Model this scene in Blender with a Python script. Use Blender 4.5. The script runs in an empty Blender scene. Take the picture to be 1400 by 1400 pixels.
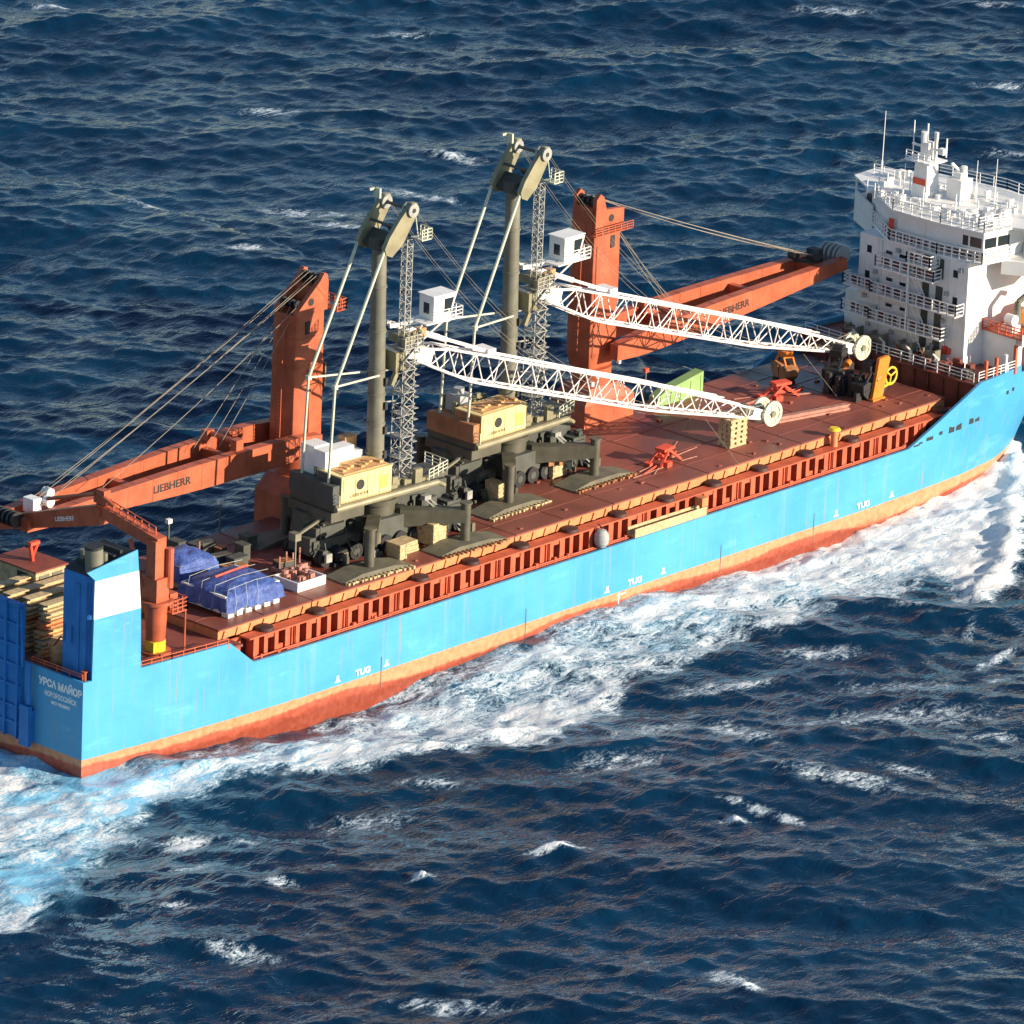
import bpy, math, random
import numpy as np
from math import sin, cos, pi, radians as R
from mathutils import Vector, Matrix
random.seed(7)
scene = bpy.context.scene
COL = scene.collection

# ------------------------------------------------------------------ camera
YAW, PITCH, ROLL, DIST, FPX = R(41.768), R(18.98), R(2.407), 700.0, 10466.25
TGT = np.array([58.896, -5.712, 10.0])
fw = np.array([cos(YAW)*cos(PITCH), sin(YAW)*cos(PITCH), -sin(PITCH)])
rt = np.array([sin(YAW), -cos(YAW), 0.0]); up = np.cross(rt, fw)
rr = cos(ROLL)*rt + sin(ROLL)*up; uu = -sin(ROLL)*rt + cos(ROLL)*up
CPOS = TGT - fw*DIST
cd = bpy.data.cameras.new('camera'); cam = bpy.data.objects.new('camera', cd); COL.objects.link(cam)
cam.matrix_world = Matrix(((rr[0], uu[0], -fw[0], CPOS[0]), (rr[1], uu[1], -fw[1], CPOS[1]),
                           (rr[2], uu[2], -fw[2], CPOS[2]), (0, 0, 0, 1)))
cd.sensor_width = 36; cd.sensor_fit = 'HORIZONTAL'; cd.lens = 36*FPX/1400.0
cd.clip_start = 1; cd.clip_end = 60000
scene.camera = cam

# ------------------------------------------------------------------ sky, sun, exposure
SUN_EL, SUN_FWD = R(17.5), R(22)          # sun stands off the starboard beam, a little forward
sd = Vector((cos(SUN_EL)*sin(SUN_FWD), -cos(SUN_EL)*cos(SUN_FWD), sin(SUN_EL)))
w = bpy.data.worlds.new('World'); scene.world = w; w.use_nodes = True
nt = w.node_tree; bg = nt.nodes['Background']
sky = nt.nodes.new('ShaderNodeTexSky'); sky.sky_type = 'NISHITA'; sky.sun_disc = False
sky.sun_elevation = SUN_EL; sky.sun_rotation = math.atan2(sd.x, sd.y) % (2*pi)
sky.air_density = 1.0; sky.dust_density = 0.05; sky.ozone_density = 1.9
nt.links.new(sky.outputs[0], bg.inputs[0]); bg.inputs[1].default_value = 0.083
sl = bpy.data.lights.new('sun', 'SUN'); sl.energy = 4.8; sl.angle = R(0.5); sl.color = (1.0, 0.85, 0.66)
so = bpy.data.objects.new('sun', sl); COL.objects.link(so)
so.rotation_euler = sd.to_track_quat('Z', 'Y').to_euler()
scene.view_settings.view_transform = 'Standard'; scene.view_settings.look = 'None'
scene.view_settings.exposure = 0.9; scene.view_settings.gamma = 1.0
scene.view_settings.use_curve_mapping = False
scene.cycles.max_bounces = 6

# ------------------------------------------------------------------ helpers
class MB:
    """collects shapes, builds ONE mesh object"""
    def __init__(s): s.v = []; s.f = []
    def add(s, vs, fs):
        b = len(s.v); s.v.extend([tuple(map(float, p)) for p in vs]); s.f.extend([tuple(b+i for i in f) for f in fs]); return s
    def box(s, x0, x1, y0, y1, z0, z1):
        return s.add([(x0,y0,z0),(x1,y0,z0),(x1,y1,z0),(x0,y1,z0),(x0,y0,z1),(x1,y0,z1),(x1,y1,z1),(x0,y1,z1)],
                     [(0,3,2,1),(4,5,6,7),(0,1,5,4),(1,2,6,5),(2,3,7,6),(3,0,4,7)])
    def bar(s, p, q, wd, h=None, up=(0,0,1)):
        h = h or wd; p = Vector(p); q = Vector(q); d = (q-p)
        if d.length < 1e-6: return s
        d.normalize(); u = Vector(up)
        if abs(d.dot(u)) > .98: u = Vector((1,0,0))
        a = d.cross(u).normalized(); b = a.cross(d).normalized(); a *= wd/2; b *= h/2
        return s.add([p-a-b, p+a-b, p+a+b, p-a+b, q-a-b, q+a-b, q+a+b, q-a+b],
                     [(0,1,2,3),(7,6,5,4),(0,4,5,1),(1,5,6,2),(2,6,7,3),(3,7,4,0)])
    def tube(s, p, q, r, n=8, r2=None, cap=True):
        r2 = r if r2 is None else r2; p = Vector(p); q = Vector(q); d = (q-p)
        if d.length < 1e-6: return s
        d.normalize(); u = Vector((0,0,1)) if abs(d.z) < .95 else Vector((1,0,0))
        a = d.cross(u).normalized(); b = a.cross(d)
        vs = [p + (a*cos(2*pi*i/n)+b*sin(2*pi*i/n))*r for i in range(n)] + [q + (a*cos(2*pi*i/n)+b*sin(2*pi*i/n))*r2 for i in range(n)]
        fs = [(i, i+n, (i+1) % n+n, (i+1) % n) for i in range(n)]
        if cap: fs += [tuple(range(n)), tuple(range(2*n-1, n-1, -1))]
        return s.add(vs, fs)
    def path(s, pts, r, n=6):
        for a, b in zip(pts[:-1], pts[1:]): s.tube(a, b, r, n)
        return s
    def prism(s, poly, axis, a, b):
        n = len(poly)
        def pt(p, t): return {'y': (p[0], t, p[1]), 'z': (p[0], p[1], t), 'x': (t, p[0], p[1])}[axis]
        return s.add([pt(p, a) for p in poly]+[pt(p, b) for p in poly],
                     [tuple(range(n)), tuple(range(2*n-1, n-1, -1))]+[(i, i+n, (i+1) % n+n, (i+1) % n) for i in range(n)])
    def loft(s, A, B):
        n = len(A); return s.add(list(A)+list(B), [tuple(range(n)), tuple(range(2*n-1, n-1, -1))]+[(i, i+n, (i+1) % n+n, (i+1) % n) for i in range(n)])
    def rail(s, pts, h=1.05, step=1.4, r=.035, rows=3):
        for a, b in zip(pts[:-1], pts[1:]):
            a = Vector(a); b = Vector(b); L = (b-a).length; n = max(1, round(L/step))
            for k in range(n+1):
                p = a.lerp(b, k/n); s.bar(p, p+Vector((0,0,h)), r*2.2)
            for k in range(rows):
                z = Vector((0,0,h*(k+1)/rows)); s.bar(a+z, b+z, r*1.8)
        return s
    def lattice(s, p, q, w0, w1, n, r=.05, rings=True):
        """square ladder mast from p up to q"""
        p = Vector(p); q = Vector(q)
        cs = [(-1,-1),(1,-1),(1,1),(-1,1)]
        lv = []
        for k in range(n+1):
            c = p.lerp(q, k/n); lv.append([c+Vector((a*w0/2, b*w1/2, 0)) for a, b in cs])
        for i in range(4): s.bar(lv[0][i], lv[-1][i], r*2)
        for k in range(n):
            for i in range(4):
                j = (i+1) % 4
                s.bar(lv[k+1][i], lv[k+1][j], r*1.5)
                s.bar(lv[k][i if k % 2 else j], lv[k+1][j if k % 2 else i], r*1.3)
        return s
    def build(s, name, m, parent=None, smooth=False, loc=None):
        me = bpy.data.meshes.new(name); me.from_pydata(s.v, [], s.f); me.update()
        import bmesh
        bm = bmesh.new(); bm.from_mesh(me); bmesh.ops.recalc_face_normals(bm, faces=bm.faces); bm.to_mesh(me); bm.free()
        if smooth:
            me.polygons.foreach_set('use_smooth', [True]*len(me.polygons))
            try: me.set_sharp_from_angle(angle=R(40))
            except Exception: pass
        me.materials.append(m)
        o = bpy.data.objects.new(name, me); COL.objects.link(o)
        if parent: o.parent = parent
        if loc: o.location = loc
        return o

def tag(o, label, cat, group=None, kind=None):
    o['label'] = label; o['category'] = cat
    if group: o['group'] = group
    if kind: o['kind'] = kind
    return o
def thing(name, loc, label, cat, group=None, rz=0):
    o = bpy.data.objects.new(name, None); COL.objects.link(o); o.location = loc; o.rotation_euler = (0, 0, rz)
    o.empty_display_size = .5
    return tag(o, label, cat, group)
def text_part(name, body, size, mat_, parent, mtx, width=None, depth=.006, bold=.02):
    cu = bpy.data.curves.new(name, 'FONT'); cu.body = body; cu.size = size; cu.align_x = 'CENTER'; cu.align_y = 'CENTER'
    cu.extrude = depth; cu.offset = bold*size
    t = bpy.data.objects.new(name, cu); COL.objects.link(t); bpy.context.view_layer.update()
    dg = bpy.context.evaluated_depsgraph_get(); me = bpy.data.meshes.new_from_object(t.evaluated_get(dg)); me.name = name
    bpy.data.objects.remove(t); bpy.data.curves.remove(cu)
    xs = [v.co.x for v in me.vertices]
    if width and xs:
        k = width/(max(xs)-min(xs))
        for v in me.vertices: v.co.x *= k
    me.transform(mtx); me.materials.clear(); me.materials.append(mat_)
    o = bpy.data.objects.new(name, me); COL.objects.link(o); o.parent = parent
    return o
# text facing starboard (-y): reads along +x ; facing aft (-x): reads towards -y
def face_stbd(x, y, z, rot=0): return Matrix.Translation((x, y, z)) @ Matrix.Rotation(-rot, 4, 'Y') @ Matrix.Rotation(pi/2, 4, 'X')
def face_aft(x, y, z): return Matrix.Translation((x, y, z)) @ Matrix.Rotation(-pi/2, 4, 'Z') @ Matrix.Rotation(pi/2, 4, 'X')

# ------------------------------------------------------------------ materials
def newmat(name):
    m = bpy.data.materials.new(name); m.use_nodes = True
    return m, m.node_tree, m.node_tree.nodes['Principled BSDF']
def ramp(nt, src, p0, p1, c0=(0,0,0,1), c1=(1,1,1,1)):
    r = nt.nodes.new('ShaderNodeValToRGB'); e = r.color_ramp.elements
    e[0].position = p0; e[1].position = p1; e[0].color = c0; e[1].color = c1
    nt.links.new(src, r.inputs[0]); return r.outputs[0]
def noise(nt, vec, scale, detail=4, rough=.55, dist=0):
    n = nt.nodes.new('ShaderNodeTexNoise'); n.inputs['Scale'].default_value = scale; n.inputs['Detail'].default_value = detail
    n.inputs['Roughness'].default_value = rough; n.inputs['Distortion'].default_value = dist
    if vec is not None: nt.links.new(vec, n.inputs['Vector'])
    return n.outputs['Fac']
def mapping(nt, vec, sc):
    m = nt.nodes.new('ShaderNodeMapping'); m.inputs['Scale'].default_value = sc; nt.links.new(vec, m.inputs[0]); return m.outputs[0]
def mixc(nt, fac, a, b):
    m = nt.nodes.new('ShaderNodeMix'); m.data_type = 'RGBA'
    if isinstance(fac, (int, float)): m.inputs[0].default_value = fac
    else: nt.links.new(fac, m.inputs[0])
    for i, c in ((6, a), (7, b)):
        if isinstance(c, tuple): m.inputs[i].default_value = (*c[:3], 1)
        else: nt.links.new(c, m.inputs[i])
    return m.outputs[2]
def math_(nt, op, a, b=None, c=None, clamp=False):
    m = nt.nodes.new('ShaderNodeMath'); m.operation = op; m.use_clamp = clamp
    for i, q in enumerate((a, b, c)):
        if q is None: continue
        if isinstance(q, (int, float)): m.inputs[i].default_value = q
        else: nt.links.new(q, m.inputs[i])
    return m.outputs[0]
def sstep(nt, x, a, b):
    m = nt.nodes.new('ShaderNodeMapRange'); m.interpolation_type = 'SMOOTHSTEP'
    nt.links.new(x, m.inputs[0]); m.inputs[1].default_value = a; m.inputs[2].default_value = b
    return m.outputs[0]
def objco(nt): return nt.nodes.new('ShaderNodeTexCoord').outputs['Object']
def bump(nt, b, h, strength=.3, dist=.05):
    n = nt.nodes.new('ShaderNodeBump'); n.inputs['Strength'].default_value = strength; n.inputs['Distance'].default_value = dist
    nt.links.new(h, n.inputs['Height']); nt.links.new(n.outputs[0], b.inputs['Normal'])

def paint(name, col, worn=(0.16, 0.06, 0.03), amt=.5, rough=.5, var=.22, streak=True, scale=.6, metal=0):
    """weathered ship's paint: tonal patches, vertical rust streaks, worn specks"""
    m, nt, b = newmat(name); co = objco(nt)
    n1 = noise(nt, co, scale, 5, .6); n2 = noise(nt, co, scale*7, 4, .65)
    dark = tuple(c*(1-var) for c in col); lite = tuple(min(1, c*(1+var*.55)+.006) for c in col)
    base = mixc(nt, sstep(nt, n1, .3, .7), dark, lite)
    if streak:
        st = noise(nt, mapping(nt, co, (2.2, 2.2, .16)), 1.0, 4, .6)
        base = mixc(nt, math_(nt, 'MULTIPLY', sstep(nt, st, .56, .78), amt), base, worn)
    base = mixc(nt, math_(nt, 'MULTIPLY', sstep(nt, n2, .62, .74), amt*.9), base, worn)
    nt.links.new(base, b.inputs['Base Color'])
    nt.links.new(math_(nt, 'MULTIPLY_ADD', n2, .35, rough-.17), b.inputs['Roughness'])
    b.inputs['Metallic'].default_value = metal
    bump(nt, b, n2, .12, .03)
    return m

M = {}
M['red'] = paint('crane_red_paint', (.45, .1, .04), (.16, .055, .03), .7, .5)
M['deckred'] = paint('deck_oxide_red', (.22, .055, .036), (.14, .055, .04), .6, .55, .3, False, .35)
M['stan'] = paint('coaming_red_paint', (.52, .1, .042), (.28, .08, .04), .5, .55)
M['buff'] = paint('hatch_side_buff', (.60, .225, .085), (.3, .09, .04), .75, .6)
M['white'] = paint('white_paint', (.8, .79, .76), (.42, .3, .2), .4, .45, .05)
M['boomwhite'] = paint('boom_white_paint', (.82, .78, .74), (.5, .4, .32), .3, .45, .08, False)
M['pad'] = paint('worn_pad_steel', (.135, .125, .085), (.08, .055, .035), .6, .6)
M['olive_arm'] = paint('shaded_olive_steel', (.095, .09, .062), (.05, .035, .025), .5, .5)  # olive with the shade under the cranes put into its colour
M['olive'] = paint('olive_grey_steel', (.2, .185, .125), (.1, .075, .045), .45, .55)
M['olive_mid'] = paint('olive_cheek_steel', (.26, .235, .14), (.12, .09, .05), .5, .5)
M['galv'] = paint('galvanised_steel', (.33, .33, .30), (.14, .12, .09), .4, .5, .2, False, 2)
M['recess'] = paint('dark_recess_red', (.062, .018, .012), (.03, .015, .012), .5, .7, .35)  # very dark red for bay walls, coaming drums and rail panels
M['rust'] = paint('rust_brown_steel', (.34, .15, .06), (.12, .05, .03), .5, .7, .3)
M['olive_dark'] = paint('dark_olive_steel', (.065, .07, .058), (.07, .045, .03), .5, .6)
M['cream'] = paint('pale_mast_paint', (.165, .16, .12), (.16, .12, .075), .5, .5)
M['yellow'] = paint('machinery_yellow', (.76, .58, .25), (.45, .28, .1), .3, .5, .12)
M['brass'] = paint('bright_yellow', (.85, .55, .02), (.4, .2, .03), .3, .5, .15)
M['orange'] = paint('bright_orange', (.72, .2, .015), (.4, .12, .02), .3, .5, .15)
M['black'] = paint('black_steel', (.018, .019, .02), (.05, .03, .02), .4, .6)
M['rubber'] = paint('tyre_rubber', (.02, .02, .021), (.05, .045, .04), .4, .85, .2, False)
M['rope'] = paint('wire_rope', (.28, .24, .18), (.12, .1, .08), .4, .6, .2, False, 2)
M['tie'] = paint('pale_green_rod', (.55, .57, .44), (.3, .28, .2), .4, .5, .15, False, 2)
M['wood'] = paint('pale_timber', (.52, .39, .21), (.3, .19, .09), .6, .8, .3, False, 2.5)
M['timber2'] = paint('orange_timber', (.66, .36, .15), (.3, .14, .06), .6, .8, .35, False, 2.0)
M['green'] = paint('pale_green_paint', (.25, .40, .14), (.2, .3, .1), .3, .55, .12)
M['grey'] = paint('grey_paint', (.36, .37, .37), (.25, .22, .2), .4, .6, .15)
M['lash'] = paint('lashing_red', (.7, .08, .035), (.3, .06, .03), .4, .6, .2, False, 2)
M['pink'] = paint('primer_pink', (.42, .19, .14), (.25, .1, .07), .5, .7, .25, False, 2)
M['blue_dark'] = paint('ramp_blue_paint', (.018, .165, .48), (.05, .1, .2), .3, .45, .15)

# glass
m, nt, b = newmat('window_glass'); b.inputs['Base Color'].default_value = (.02, .028, .034, 1); b.inputs['Roughness'].default_value = .12
n_ = noise(nt, objco(nt), .8, 2); nt.links.new(math_(nt, 'MULTIPLY_ADD', n_, .15, .05), b.inputs['Roughness']); M['glass'] = m

# hull: blue topsides, pale faded band, red boot-topping, rust streaks
def hull_material(name, band=None):
    m, nt, b = newmat(name); co = objco(nt)
    sx = nt.nodes.new('ShaderNodeSeparateXYZ'); nt.links.new(co, sx.inputs[0]); z = sx.outputs[2]
    n1 = noise(nt, co, .12, 5, .6); n2 = noise(nt, co, 1.7, 5, .6)
    st = noise(nt, mapping(nt, co, (.9, .9, .05)), 1.0, 5, .65)
    blue = mixc(nt, sstep(nt, n1, .3, .7), (.045, .28, .525), (.07, .345, .58))
    def seam(src, per, wd): return math_(nt, 'SUBTRACT', 1.0, sstep(nt, math_(nt, 'PINGPONG', src, per), 0.0, wd))
    sm_ = math_(nt, 'MAXIMUM', seam(sx.outputs[0], 3.9, .05), seam(z, 1.21, .05))
    blue = mixc(nt, math_(nt, 'MULTIPLY', sm_, .22), blue, (.03, .16, .34))
    sc = noise(nt, mapping(nt, co, (.16, .16, .5)), 1.0, 7, .75)
    blue = mixc(nt, math_(nt, 'MULTIPLY', sstep(nt, sc, .55, .67), .42), blue, (.13, .45, .62))
    blue = mixc(nt, math_(nt, 'MULTIPLY', sstep(nt, sc, .30, .2), .35), blue, (.03, .2, .46))
    blue = mixc(nt, math_(nt, 'MULTIPLY', sstep(nt, st, .54, .76), .42), blue, (.20, .36, .40))
    st2 = noise(nt, mapping(nt, co, (3.1, 3.1, .11)), 1.0, 4, .6)
    blue = mixc(nt, math_(nt, 'MULTIPLY', sstep(nt, st2, .57, .76), .7), blue, (.27, .23, .16))
    n3 = noise(nt, mapping(nt, co, (.55, .55, 1.1)), 1.0, 6, .7)
    blue = mixc(nt, math_(nt, 'MULTIPLY', sstep(nt, n3, .66, .76), .35), blue, (.22, .46, .62))
    wav = noise(nt, mapping(nt, co, (.045, .045, .02)), 1.0, 3, .5)
    lim = math_(nt, 'MULTIPLY_ADD', wav, 3.2, -.8)
    redz = sstep(nt, math_(nt, 'SUBTRACT', math_(nt, 'ADD', z, math_(nt, 'MULTIPLY', n2, .25)), lim), -.12, .18)
    red = mixc(nt, sstep(nt, n2, .35, .65), (.35, .062, .03), (.46, .10, .05))
    pale = mixc(nt, sstep(nt, n2, .3, .7), (.52, .2, .09), (.60, .29, .15))
    low = mixc(nt, redz, red, pale)
    low = mixc(nt, math_(nt, 'MULTIPLY', sstep(nt, st2, .6, .75), .4), low, (.34, .13, .07))
    edge = sstep(nt, math_(nt, 'ADD', z, math_(nt, 'MULTIPLY', math_(nt, 'SUBTRACT', n2, .5), .12)), 1.80, 1.86)
    c = mixc(nt, edge, low, blue)
    if band:
        k = math_(nt, 'MULTIPLY', sstep(nt, z, band[0]-.03, band[0]+.03), math_(nt, 'SUBTRACT', 1.0, sstep(nt, z, band[1]-.03, band[1]+.03)))
        wh = mixc(nt, sstep(nt, st2, .6, .8), (.82, .82, .81), (.66, .62, .55))
        c = mixc(nt, k, c, wh)
    wetz = math_(nt, 'SUBTRACT', 1.0, sstep(nt, math_(nt, 'ADD', z, math_(nt, 'MULTIPLY', math_(nt, 'SUBTRACT', sc, .5), 2.2)), .1, .75))
    c = mixc(nt, math_(nt, 'MULTIPLY', wetz, .6), c, (.15, .035, .02))
    nt.links.new(c, b.inputs['Base Color'])
    nt.links.new(math_(nt, 'SUBTRACT', math_(nt, 'MULTIPLY_ADD', n2, .3, .3), math_(nt, 'MULTIPLY', wetz, .2)), b.inputs['Roughness'])
    dent = noise(nt, mapping(nt, co, (.42, .42, .5)), 1.0, 2, .5)
    bump(nt, b, math_(nt, 'ADD', dent, math_(nt, 'MULTIPLY', n2, .1)), .5, .09)
    return m
M['hull'] = hull_material('hull_paint'); M['funnel'] = hull_material('funnel_paint', (14.5, 17.95))
# tarpaulin
m, nt, b = newmat('blue_tarpaulin'); co = objco(nt)
n1 = noise(nt, co, .8, 5, .6); n2 = noise(nt, co, 2.6, 5, .65, .6)
nt.links.new(mixc(nt, sstep(nt, n1, .3, .7), (.026, .06, .24), (.075, .135, .40)), b.inputs['Base Color'])
b.inputs['Roughness'].default_value = .42; bump(nt, b, n2, .8, .25); M['tarp'] = m
# hatch cover tops: oxide red with darker patches and pale scuffs
m, nt, b = newmat('hatch_cover_top'); co = objco(nt)
geo = nt.nodes.new('ShaderNodeNewGeometry').outputs['Position']
n1 = noise(nt, geo, .11, 5, .6, .3); n2 = noise(nt, geo, 1.3, 5, .65); n3 = noise(nt, mapping(nt, geo, (.25, 1.4, 1)), 1.0, 5, .65)
c = mixc(nt, sstep(nt, n1, .35, .66), (.155, .044, .03), (.27, .076, .05))
c = mixc(nt, math_(nt, 'MULTIPLY', sstep(nt, n3, .6, .8), .5), c, (.42, .19, .14))
c = mixc(nt, math_(nt, 'MULTIPLY', sstep(nt, n2, .58, .75), .55), c, (.12, .04, .03))
vm = nt.nodes.new('ShaderNodeVectorMath'); vm.operation = 'DISTANCE'; vm.inputs[1].default_value = (111.5, 6.0, 9.4); nt.links.new(mapping(nt, geo, (1, 1, 1)), vm.inputs[0])
dark_patch = math_(nt, 'SUBTRACT', 1.0, sstep(nt, math_(nt, 'ADD', vm.outputs['Value'], math_(nt, 'MULTIPLY', math_(nt, 'SUBTRACT', n1, .5), 14.0)), 5.0, 9.5))
c = mixc(nt, math_(nt, 'MULTIPLY', dark_patch, .85), c, (.035, .022, .024))       # darker, smoother patch around the grabs
nt.links.new(c, b.inputs['Base Color'])
mr = nt.nodes.new('ShaderNodeMapRange'); nt.links.new(n1, mr.inputs[0]); mr.inputs[1].default_value = .35; mr.inputs[2].default_value = .6
mr.inputs[3].default_value = .35; mr.inputs[4].default_value = .65; nt.links.new(math_(nt, 'SUBTRACT', mr.outputs[0], math_(nt, 'MULTIPLY', dark_patch, .15)), b.inputs['Roughness'])
bump(nt, b, n2, .2, .04); M['hatch'] = m

# ================================================================== THE SEA
def axis_coords(lo, hi, step, far, g=1.13):
    c = list(np.arange(lo, hi+1e-6, step)); a = []; s = step; x = hi
    while x < far: s *= g; x += s; a.append(x)
    b = []; s = step; x = lo
    while x > -far: s *= g; x -= s; b.append(x)
    return np.array(b[::-1]+c+a)
def vnoise(x, y, seed):
    xi = np.floor(x).astype(np.int64); yi = np.floor(y).astype(np.int64); fx = x-xi; fy = y-yi
    fx = fx*fx*(3-2*fx); fy = fy*fy*(3-2*fy)
    def h(a, b):
        n = (a*374761393 + b*668265263 + seed*974711) & 0x7fffffff
        n = ((n ^ (n >> 13))*1274126177) & 0x7fffffff
        return ((n ^ (n >> 16)) & 0xffff)/65535.0
    return (h(xi, yi)*(1-fx)+h(xi+1, yi)*fx)*(1-fy)+(h(xi, yi+1)*(1-fx)+h(xi+1, yi+1)*fx)*fy
def fbm(x, y, seed, oct=4):
    t = 0; a = .5; s = 0
    for k in range(oct): t = t+a*vnoise(x*2**k+17.3*k, y*2**k+5.1*k, seed+k); s += a; a *= .55
    return t/s
def sm(x, a, b):
    t = np.clip((x-a)/(b-a), 0, 1); return t*t*(3-2*t)
def seg_dist(px, py, pts):
    d = np.full(px.shape, 1e9)
    for (ax, ay), (bx, by) in zip(pts[:-1], pts[1:]):
        vx, vy = bx-ax, by-ay; t = np.clip(((px-ax)*vx+(py-ay)*vy)/(vx*vx+vy*vy), 0, 1)
        d = np.minimum(d, np.hypot(px-ax-t*vx, py-ay-t*vy))
    return d
def inside(px, py, poly):
    c = np.zeros(px.shape, bool); n = len(poly)
    for i in range(n):
        ax, ay = poly[i]; bx, by = poly[(i+1) % n]
        if ay == by: continue
        c ^= ((ay > py) != (by > py)) & (px < (bx-ax)*(py-ay)/(by-ay)+ax)
    return c

WAKE_EDGE = [(-60,-30),(-40,-29),(-27.7,-28.7),(-21,-28.8),(-11.9,-27.2),(-4.6,-22.5),(4,-20),(8.7,-20.7),(16.2,-23),(23.2,-25.5),(30,-29),(38,-30),
             (44,-28.5),(52.2,-26),(63.7,-25),(75,-24.3),(86.7,-25.5),(92.5,-25.2),(97,-24.6),(93.5,-31.5),(98,-31.2),(102.7,-29),(110,-25),(115.6,-20.9),(121,-16.5),(126,-12.5)]
WAKE_POLY = WAKE_EDGE+[(131,-8),(131,0),(-60,6)]
BOW_RIDGE = [(128,-10.5),(121,-15.5),(115,-20),(108,-25),(102,-28.3),(96,-31)]
# breaking crests seen on the open water: x, y, half-length, half-width, heading, strength
CAPS = [(162,125,4,1.6,.3,.62),(121.4,88.8,2.6,1.2,.2,.75),(163.5,99.6,6,1.8,-.4,.6),(138,95,7,2,.1,.55),(135,88,5,1.5,0,.58),(151,92.6,6,1.6,-.3,.6),
        (197,138,4,1.5,.3,.6),(174.6,172.8,2.5,1.2,.2,.9),(244,112,6,2,.2,.55),(11.8,-32.6,5,2,.4,.58),(18.5,-48.8,3.2,.9,.75,1.0),(20.6,-47.6,1.1,.7,.7,1.0),
        (4.9,-45.5,1.6,.6,.9,.9),(37.6,-38,6,2.2,.7,.58),(52,-39.9,4.5,2.2,-.6,.66),(65,-46.6,11,2.8,.35,.66),(72,-42,7,2.2,.3,.55),(49.8,-53.5,8,2.2,-.2,.64),(56,-56,4,1.5,-.3,.52),
        (39.4,-54.9,6,1.0,-.3,.58),(36,-53.5,1.6,.6,.4,.85),(8.6,-76.7,2.6,1.6,-.4,.66),(7,-79.3,1.8,.9,-.2,1.0),(-18,-47,4,1.6,-.2,.6),(-13,-66,6,1.6,.1,.55),
        (-4.6,-38,2.2,1,0,.7),(84,-43,4,.7,1.2,.85),(80,-47,5,.8,.6,.62),(88,-37,3,.6,1.5,.7),(234,78,5,1.6,.2,.55),(125,107,4,1.4,-.3,.55),(169,119,4,1.4,.1,.5),(189,88,3,1,.2,.55),
        (-3,-26,3,1.4,.8,.8),(-7,-30,3,1,.8,.62),(67.7,-56,4,1.2,.3,.5),(73,-31,5,1.6,.3,.58),(60,-31,6,1.8,.6,.6),(46,-34,6,2,.7,.6),(1,-29,2.5,1,.5,.62),(-14,-36,3,1,.2,.55),
        (22,-31,4,1.4,.2,.55),(90,-30,4,1.2,.5,.6),(214,60,5,1.4,.2,.5),(262,100,5,1.5,.2,.5),(110,140,4,1.3,0,.5)]
us = axis_coords(540, 915, .40, 24000); vs_ = axis_coords(-92, 92, .36, 24000)
U, V = np.meshgrid(us, vs_, indexing='ij')
X = CPOS[0]+U*cos(YAW)+V*sin(YAW); Y = CPOS[1]+U*sin(YAW)-V*cos(YAW)
sp = np.maximum(np.gradient(us)[:, None], np.gradient(vs_)[None, :])
near = (U > 520) & (U < 940) & (np.abs(V) < 110)
rs = np.random.RandomState(11)
Z = np.zeros_like(X); DX = np.zeros_like(X); DY = np.zeros_like(X); COMP = np.zeros_like(X)
NW = 116
lam = np.exp(np.linspace(np.log(.95), np.log(46.0), NW))
wind = YAW+pi+R(14)                       # the wind sea runs towards the camera, a little across
gx = .42+1.15*fbm(X/70., Y/70., 3, 3); gx = np.where(sp > 8, 1.0, gx)
for i, L in enumerate(lam):
    spread = .9 if L < 6 else .5 if L < 20 else .35
    th = wind+rs.normal(0, spread)*.8; k = 2*pi/L; ph = rs.uniform(0, 2*pi)
    slope = .032 if L < 2 else .035 if L < 6 else .033 if L < 11 else .024 if L < 20 else .014
    a = slope/k*rs.uniform(.6, 1.3)
    att = np.clip((L/(2.6*sp))-.6, 0, 1)*(gx if L < 14 else 1)
    arg = k*(X*cos(th)+Y*sin(th))+ph
    s_, c_ = np.sin(arg), np.cos(arg)
    Z += a*att*c_; DX -= 1.0*a*att*cos(th)*s_; DY -= 1.0*a*att*sin(th)*s_; COMP += a*k*att*c_
# foam density and aeration
foam = np.zeros_like(X); aer = np.zeros_like(X)
x, y = X[near], Y[near]
de = seg_dist(x, y, WAKE_EDGE); ins = inside(x, y, WAKE_POLY)
wob = (fbm(x/5., y/5., 21, 4)-.5)*7.0
sd_ = np.where(ins, de, -de)+wob
d = sm(sd_, -1.8, 2.4)*.78
d += .16*sm(x, 70, 108)*sm(sd_, -1, 3)
hd = np.maximum(-y-(11.67-1.76*np.clip((28-x)/28, 0, 1)**1.6), 0)              # distance off the starboard side
d -= .44*(1-sm(hd, 1.5, 6.5))*(1-sm(x, 22, 42))*sm(x, -6, 0)                  # dark slick along the quarter
d -= .32*(1-sm(hd, 0.6, 3.6))*sm(x, 22, 40)*(1-sm(x, 74, 96))
d -= .26*sm(fbm(x/10., y/5., 55, 3), .48, .66)*(1-sm(x, 86, 104))
d -= .20*np.exp(-((x-99)/7.)**2-((y+22.5)/2.5)**2)
d -= .12*(1-sm(x, -8, 12))*sm(-y, 14, 19)*(1-sm(-y, 25, 28))
d += .35*np.exp(-((x+2.5)/4.)**2-((y+3.)/6.)**2)
br = seg_dist(x, y, BOW_RIDGE); d += .5*np.exp(-(br/2.2)**2)
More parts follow.
